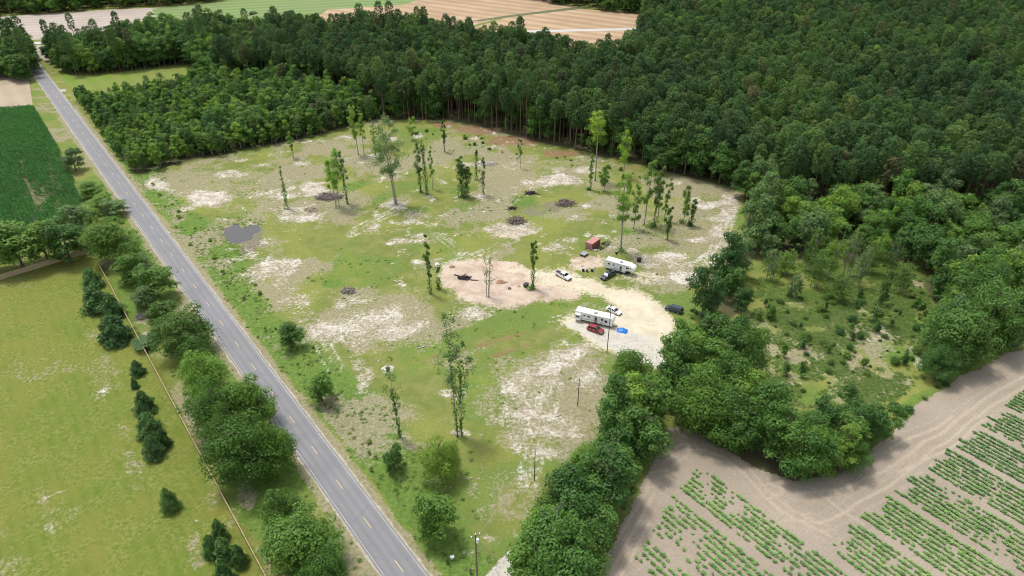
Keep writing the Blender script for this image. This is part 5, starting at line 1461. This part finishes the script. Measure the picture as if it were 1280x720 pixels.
# heaps of earth and brush
def mound(name, label, cat, px, py, rx, ry, hh, mat, seed):
    r = np.random.default_rng(seed); n, k = 22, 7
    V = [(0, 0, hh)]
    for j in range(1, k + 1):
        f = j / k
        for i in range(n):
            a = TAU * i / n; q = f * (1 + .18 * math.sin(3 * a + seed) + .1 * r.normal())
            V.append((rx * q * math.cos(a), ry * q * math.sin(a), max(-.05, hh * (1 - f) ** .8 * (1 + .25 * r.normal())) if j < k else -.05))
    T = [(0, 1 + i, 1 + (i + 1) % n) for i in range(n)]
    Qs = [(1 + j * n + i, 1 + (j + 1) * n + i, 1 + (j + 1) * n + (i + 1) % n, 1 + j * n + (i + 1) % n) for j in range(k - 1) for i in range(n)]
    g = gp(px, py)
    return tag(link(name, np_mesh(name, V, Qs, T, [mat], True), None, (g.x, g.y, 0)), label, cat)
mound("earth_heap", "small reddish earth heap at the left of the dirt pit", "earth heap", 565, 334, 1.1, .8, .7, REDH, 1)
mound("earth_heap", "larger reddish brown earth heap in the middle of the dirt pit", "earth heap", 626, 353, 1.9, 1.3, .8, REDH, 2)
mound("earth_heap", "small tan lump beside the black tipped bin in the dirt pit", "earth heap", 648.5, 358, .7, .6, .6, SANDH, 3)
mound("ash_heap", "grey sandy mound around the foot of the tall grey-trunked tree", "mound", 496, 255, 3.4, 2.2, .55, ASH, 4)
mound("ash_heap", "grey mound at the foot of the tall thin ivy tree", "mound", 571, 541, 1.4, 1.1, .6, ASH, 5)
mound("rubble_heap", "white rubble heap left of the sparse near trees", "rubble heap", 485, 461, 1.7, 1.2, .5, STONE, 6)
mound("rubble_heap", "flat white rubble heap in the middle of the clearing's far half", "rubble heap", 733, 258, 1.9, 1.1, .35, STONE, 7)
mound("rubble_heap", "pale grey mound below the sparse sapling", "mound", 605, 246, 1.6, 1.0, .5, ASH, 8)

def brush_pile(label, px, py, rx, ry, hh, n, mat, seed, thick=.09, name="brush_pile", L=(1.5, 4.0)):
    r = random.Random(seed); g = gp(px, py); m = MB()
    for k in range(n):
        a = r.uniform(0, TAU); q = math.sqrt(r.random())
        c = Vector((rx * q * math.cos(a), ry * q * math.sin(a), hh * (1 - q * q) * r.uniform(.3, 1)))
        d = Vector((r.gauss(0, 1), r.gauss(0, 1), r.gauss(0, .35))).normalized() * r.uniform(*L) * .5
        t_ = thick * r.uniform(.5, 1.6)
        p0, p1 = c - d, c + d; p0.z = max(p0.z, .03); p1.z = max(p1.z, .03)
        m.tube([p0, (p0 + p1) / 2 + Vector((0, 0, r.gauss(0, .15))), p1], [t_, t_ * .8, t_ * .4], 5)
    e = empty(name, (g.x, g.y, 0), 0, label, "brush pile")
    o = m.build("branches", mat, e); o["kind"] = "stuff"
    # the earth and fine twigs the branches lie on
    b = mound("heap", None, None, px, py, rx * .9, ry * .9, hh * .75, mat, seed); b.parent = e; b.location = (0, 0, 0)
    return e
brush_pile("biggest brush pile of grey branches under the pair of trees", 411, 247, 5.0, 2.6, 1.9, 170, BRUSHW, 1, .13)
brush_pile("upturned stump with splayed pale roots left of the biggest brush pile", 389, 263, 2.3, 1.4, 1.6, 60, SANDH, 2, .14, "root_stump", (1.2, 2.6))
brush_pile("low pile of grey logs in the near pale patch of the clearing", 436, 364, 2.2, 1.4, 1.0, 70, BRUSHW, 3, .16, L=(.9, 2.0))
brush_pile("brown brush pile at the edge of the sandy pad in the clearing", 645, 277, 3.3, 2.3, 1.7, 130, BRUSHP, 4, .1)
brush_pile("brown brush pile on the grey ground left of the white rubble", 706, 255, 3.5, 2.4, 1.9, 150, BRUSHP, 5, .1)
brush_pile("small dark brush pile beside the bright grass in the far clearing", 663, 242, 2.2, 1.0, .8, 50, CHAR, 6, .09)
brush_pile("small dark brush pile left of the brown one on the sandy pad", 641, 261, 1.3, .9, .6, 40, CHAR, 7, .08)
brush_pile("pale tangle of branches lying on grey ground behind the sparse sapling", 612, 205, 3.2, 1.4, 1.0, 80, STONE, 8, .09)
brush_pile("grey brush heap under the fence side trees left of the road", 180, 396, 2.2, 1.6, .9, 90, BRUSHW, 9, .06)
brush_pile("charred log heap at the left of the pink dirt pit", 580, 348, 1.9, .9, .8, 34, CHAR, 10, .16, L=(1.2, 2.6))
def log(label, p0, p1, rad, mat):
    a, b = gp(*p0), gp(*p1); a.z = b.z = rad * .9
    m = MB(); m.tube([a, (a + b) / 2, b], [rad, rad * .9, rad * .7], 8); return tag(m.build("log", mat), label, "log")
log("long charred log pointing left from the charred heap", (568, 344), (579, 347), .2, CHAR)
log("short brown log right of the charred heap in the dirt pit", (589, 350.5), (598, 350.8), .2, BRUSHP)
log("bent fallen branch lying in the middle of the dirt pit", (615, 351), (622, 347.5), .1, BRUSHW)
log("pale log lying in the grass of the near clearing", (521, 436), (536, 432), .13, STONE)
log("pale log beside the grey log pile", (444, 370), (452, 365), .1, STONE)
g = gp(637, 361); m = MB()
ring = [Vector((math.cos(TAU * k / 16) * .42, math.sin(TAU * k / 16) * .42, .14)) for k in range(17)]
m.tube(ring, [.14] * 17, 8, False); o = m.build("tyre", RUBBER); o.location = (g.x, g.y, 0); tag(o, "black tyre lying flat in the pink dirt pit", "tyre")

# blue tarpaulin over something by the camper's drawbar
r = np.random.default_rng(5); n, k = 28, 8; V = [(0, 0, .75)]
for j in range(1, k + 1):
    f = j / k
    for i in range(n):
        a = TAU * i / n; sq = 1 / max(abs(math.cos(a)), abs(math.sin(a))) ** .7
        z = .75 * (1 - f ** 1.7) * (1 + .35 * math.cos(a - 2.2) * f) * (1 + .12 * math.sin(4 * a + 2 * f)) if j < k else .03
        V.append((1.55 * f * sq * math.cos(a) * (1 + .09 * r.normal()), 1.2 * f * sq * math.sin(a) * (1 + .09 * r.normal()), z + (.06 * r.normal() if j < k else 0)))
T = [(0, 1 + i, 1 + (i + 1) % n) for i in range(n)]
Qs = [(1 + j * n + i, 1 + (j + 1) * n + i, 1 + (j + 1) * n + (i + 1) % n, 1 + j * n + (i + 1) % n) for j in range(k - 1) for i in range(n)]
g = gp(778, 413.5)
tag(link("tarpaulin", np_mesh("tarpaulin", V, Qs, T, [BLUE], False), None, (g.x, g.y, 0), (0, 0, -.3)), "bright blue tarpaulin bundled over a low heap at the camper's drawbar", "tarpaulin")

# ------------------------------------------------------------------ poles, wires, signs
def pole(label, px, py, ty, name="wooden_pole", rad=.13, arm=False, can=False, hh=None):
    g = gp(px, py); h_ = hh or ztop(g, ty)
    e = empty(name, (g.x, g.y, 0), 0, label, "pole")
    m = MB(); m.tube([(0, 0, -.2), (0, 0, h_ * .5), (0, 0, h_)], [rad, rad * .85, rad * .7], 9); m.build("shaft", POLE, e)
    if arm:
        m = MB(); m.box((0, 0, h_ - .5), (1.7, .1, .12), .5); m.build("crossarm", POLE, e)
        for k in (-1, 0, 1):
            m = MB(); x = .75 * k
            m.tube([(x * math.cos(.5), x * math.sin(.5), h_ - .44), (x * math.cos(.5), x * math.sin(.5), h_ - .1 + (.3 if k == 0 else 0))], [.07, .1], 8); m.build("insulator", WHITE, e)
    if can:
        m = MB(); m.tube([(.34, -.15, h_ - 1.9), (.34, -.15, h_ - 1.0), (.34, -.15, h_ - .95)], [.26, .26, .2], 12); m.build("transformer", ROOFW, e)
    return e, g, h_
p1 = pole("utility pole with a white transformer at the near end of the gravel drive", 597, 731, 668, "utility_pole", .17, True, True)
p2 = pole("plain wooden pole by the hedgerow in the lower clearing, nearest the bottom", 668, 601, 562)
p3 = pole("plain wooden pole in the pale ground below the gravel pad", 722, 507, 473)
p4 = pole("tall wooden pole between the red car and the blue tarpaulin", 758.5, 442, 380)
p5 = pole("thin pole by the field at the far end of the road", 50.5, 79, 62, rad=.16)
p6 = pole("thin pole standing in the far pale field at the top left", 14, 48, 36, rad=.2)
p7 = pole("thin pole at the back of the dark woods in the pale field", 145, 41, 31, rad=.2)
def wire(label, a, b, sag, rad=.018):
    m = MB(); a, b = Vector(a), Vector(b)
    m.tube([a.lerp(b, k / 12) - Vector((0, 0, sag * 4 * (k / 12) * (1 - k / 12))) for k in range(13)], [rad] * 13, 5)
    return tag(m.build("wire", GREYM), label, "wire")
tip = lambda p, d=.6: (p[1].x, p[1].y, p[2] - d)
for (pa, pb, lab) in ((p1, p2, "wire from the transformer pole to the next pole"), (p2, p3, "wire between the two plain poles by the hedgerow"), (p3, p4, "wire from the plain pole up to the tall pole at the camper")):
    wire(lab, tip(pa, 1.2), tip(pb, .3), .9)
g_ = gp(626, 706)
wire("stay wire slanting from the transformer pole down to the drive", tip(p1, 1.4), (g_.x, g_.y, .05), 0, .02)
g_ = gp(621, 700)
wire("second stay wire slanting beside the first one at the drive", tip(p1, 1.0), (g_.x, g_.y, .05), 0, .02)
def sign(label, px, py, kind):
    g = gp(px, py); e = empty("road_sign", (g.x, g.y, 0), math.radians(38), label, "road sign")
    m = MB(); m.tube([(0, 0, 0), (0, 0, 2.2)], [.04, .04], 6); m.build("post", GREYM, e)
    m = MB()
    if kind == "diamond": m.prism([(-.62, 2.2), (0, 1.58), (.62, 2.2), (0, 2.82)], -.045, -.02)
    else: m.prism([(-.45, 1.5), (.45, 1.5), (.45, 2.6), (-.45, 2.6)], -.045, -.02)
    m.build("panel", plain("yellow_sign", (.75, .50, .03), .5) if kind == "diamond" else WHITE, e)
sign("yellow diamond road sign right of the road by the thicket", 88, 127.5, "diamond")
sign("white rectangular road sign near the dark woods", 67, 88.5, "plate")

# ------------------------------------------------------------------ board fence, one thing with a panel per bay
def fence(name, label, a, b, hh=1.75, bay=2.4):
    L = (b - a).length; n = int(L / bay); rz = math.atan2(b.y - a.y, b.x - a.x)
    e = empty(name, (a.x, a.y, 0), rz, label, "fence")
    r = random.Random(4); bl = L / n
    for k in range(n):
        m = MB(); nb = 15; dz = r.uniform(-.05, .05)
        for i in range(nb):
            x = bl * k + .08 + (bl - .16) * (i + .5) / nb
            m.box((x, .018 * (i % 2), hh / 2 + dz + r.uniform(-.015, .015)), ((bl - .16) / nb - .008, .025, hh))
        m.box((bl * (k + .5), .02, hh + .05 + dz), (bl - .1, .14, .04))
        for z in (.35, hh - .3): m.box((bl * (k + .5), .055, z), (bl - .1, .05, .09))
        o = m.build("panel", WOOD, e)
        m = MB(); m.box((bl * k, .03, hh / 2 + .08), (.11, .11, hh + .16)); m.build("post", WOOD, e)
    return e
fa_, fb_, fc_ = gp(-60, 368), gp(101, 318), gp(128, 318)
corner = uw(44.5, -20.5)
fence("board_fence", "tan board fence along the dark trees at the top of the yard", fa_, corner)
fence("board_fence", "long tan board fence running down between yard and roadside trees", corner, gp(345, 748))

# white box house on the short ivy stem by the dirt pit
g = gp(548, 361); hz_ = ztop(g, 332)
e = empty("birdhouse", (g.x + .1, g.y, hz_ - .5), .4, "white birdhouse on top of the short ivy stem left of the dirt pit", "birdhouse")
m = MB(); m.box((0, 0, .55), (1.0, .8, .8)); m.build("box", WHITE, e)
m = MB(); m.prism([(-.62, .95), (.62, .95), (0, 1.35)], -.5, .5); m.build("roof", ROOFW, e)
m = MB(); m.tube([(0, -.41, .6), (0, -.43, .6)], [.14, .14], 10); m.build("opening", BLACK, e)
m = MB(); m.tube([(0, 0, -.8), (0, 0, .15)], [.06, .06], 6); m.build("post", POLE, e)
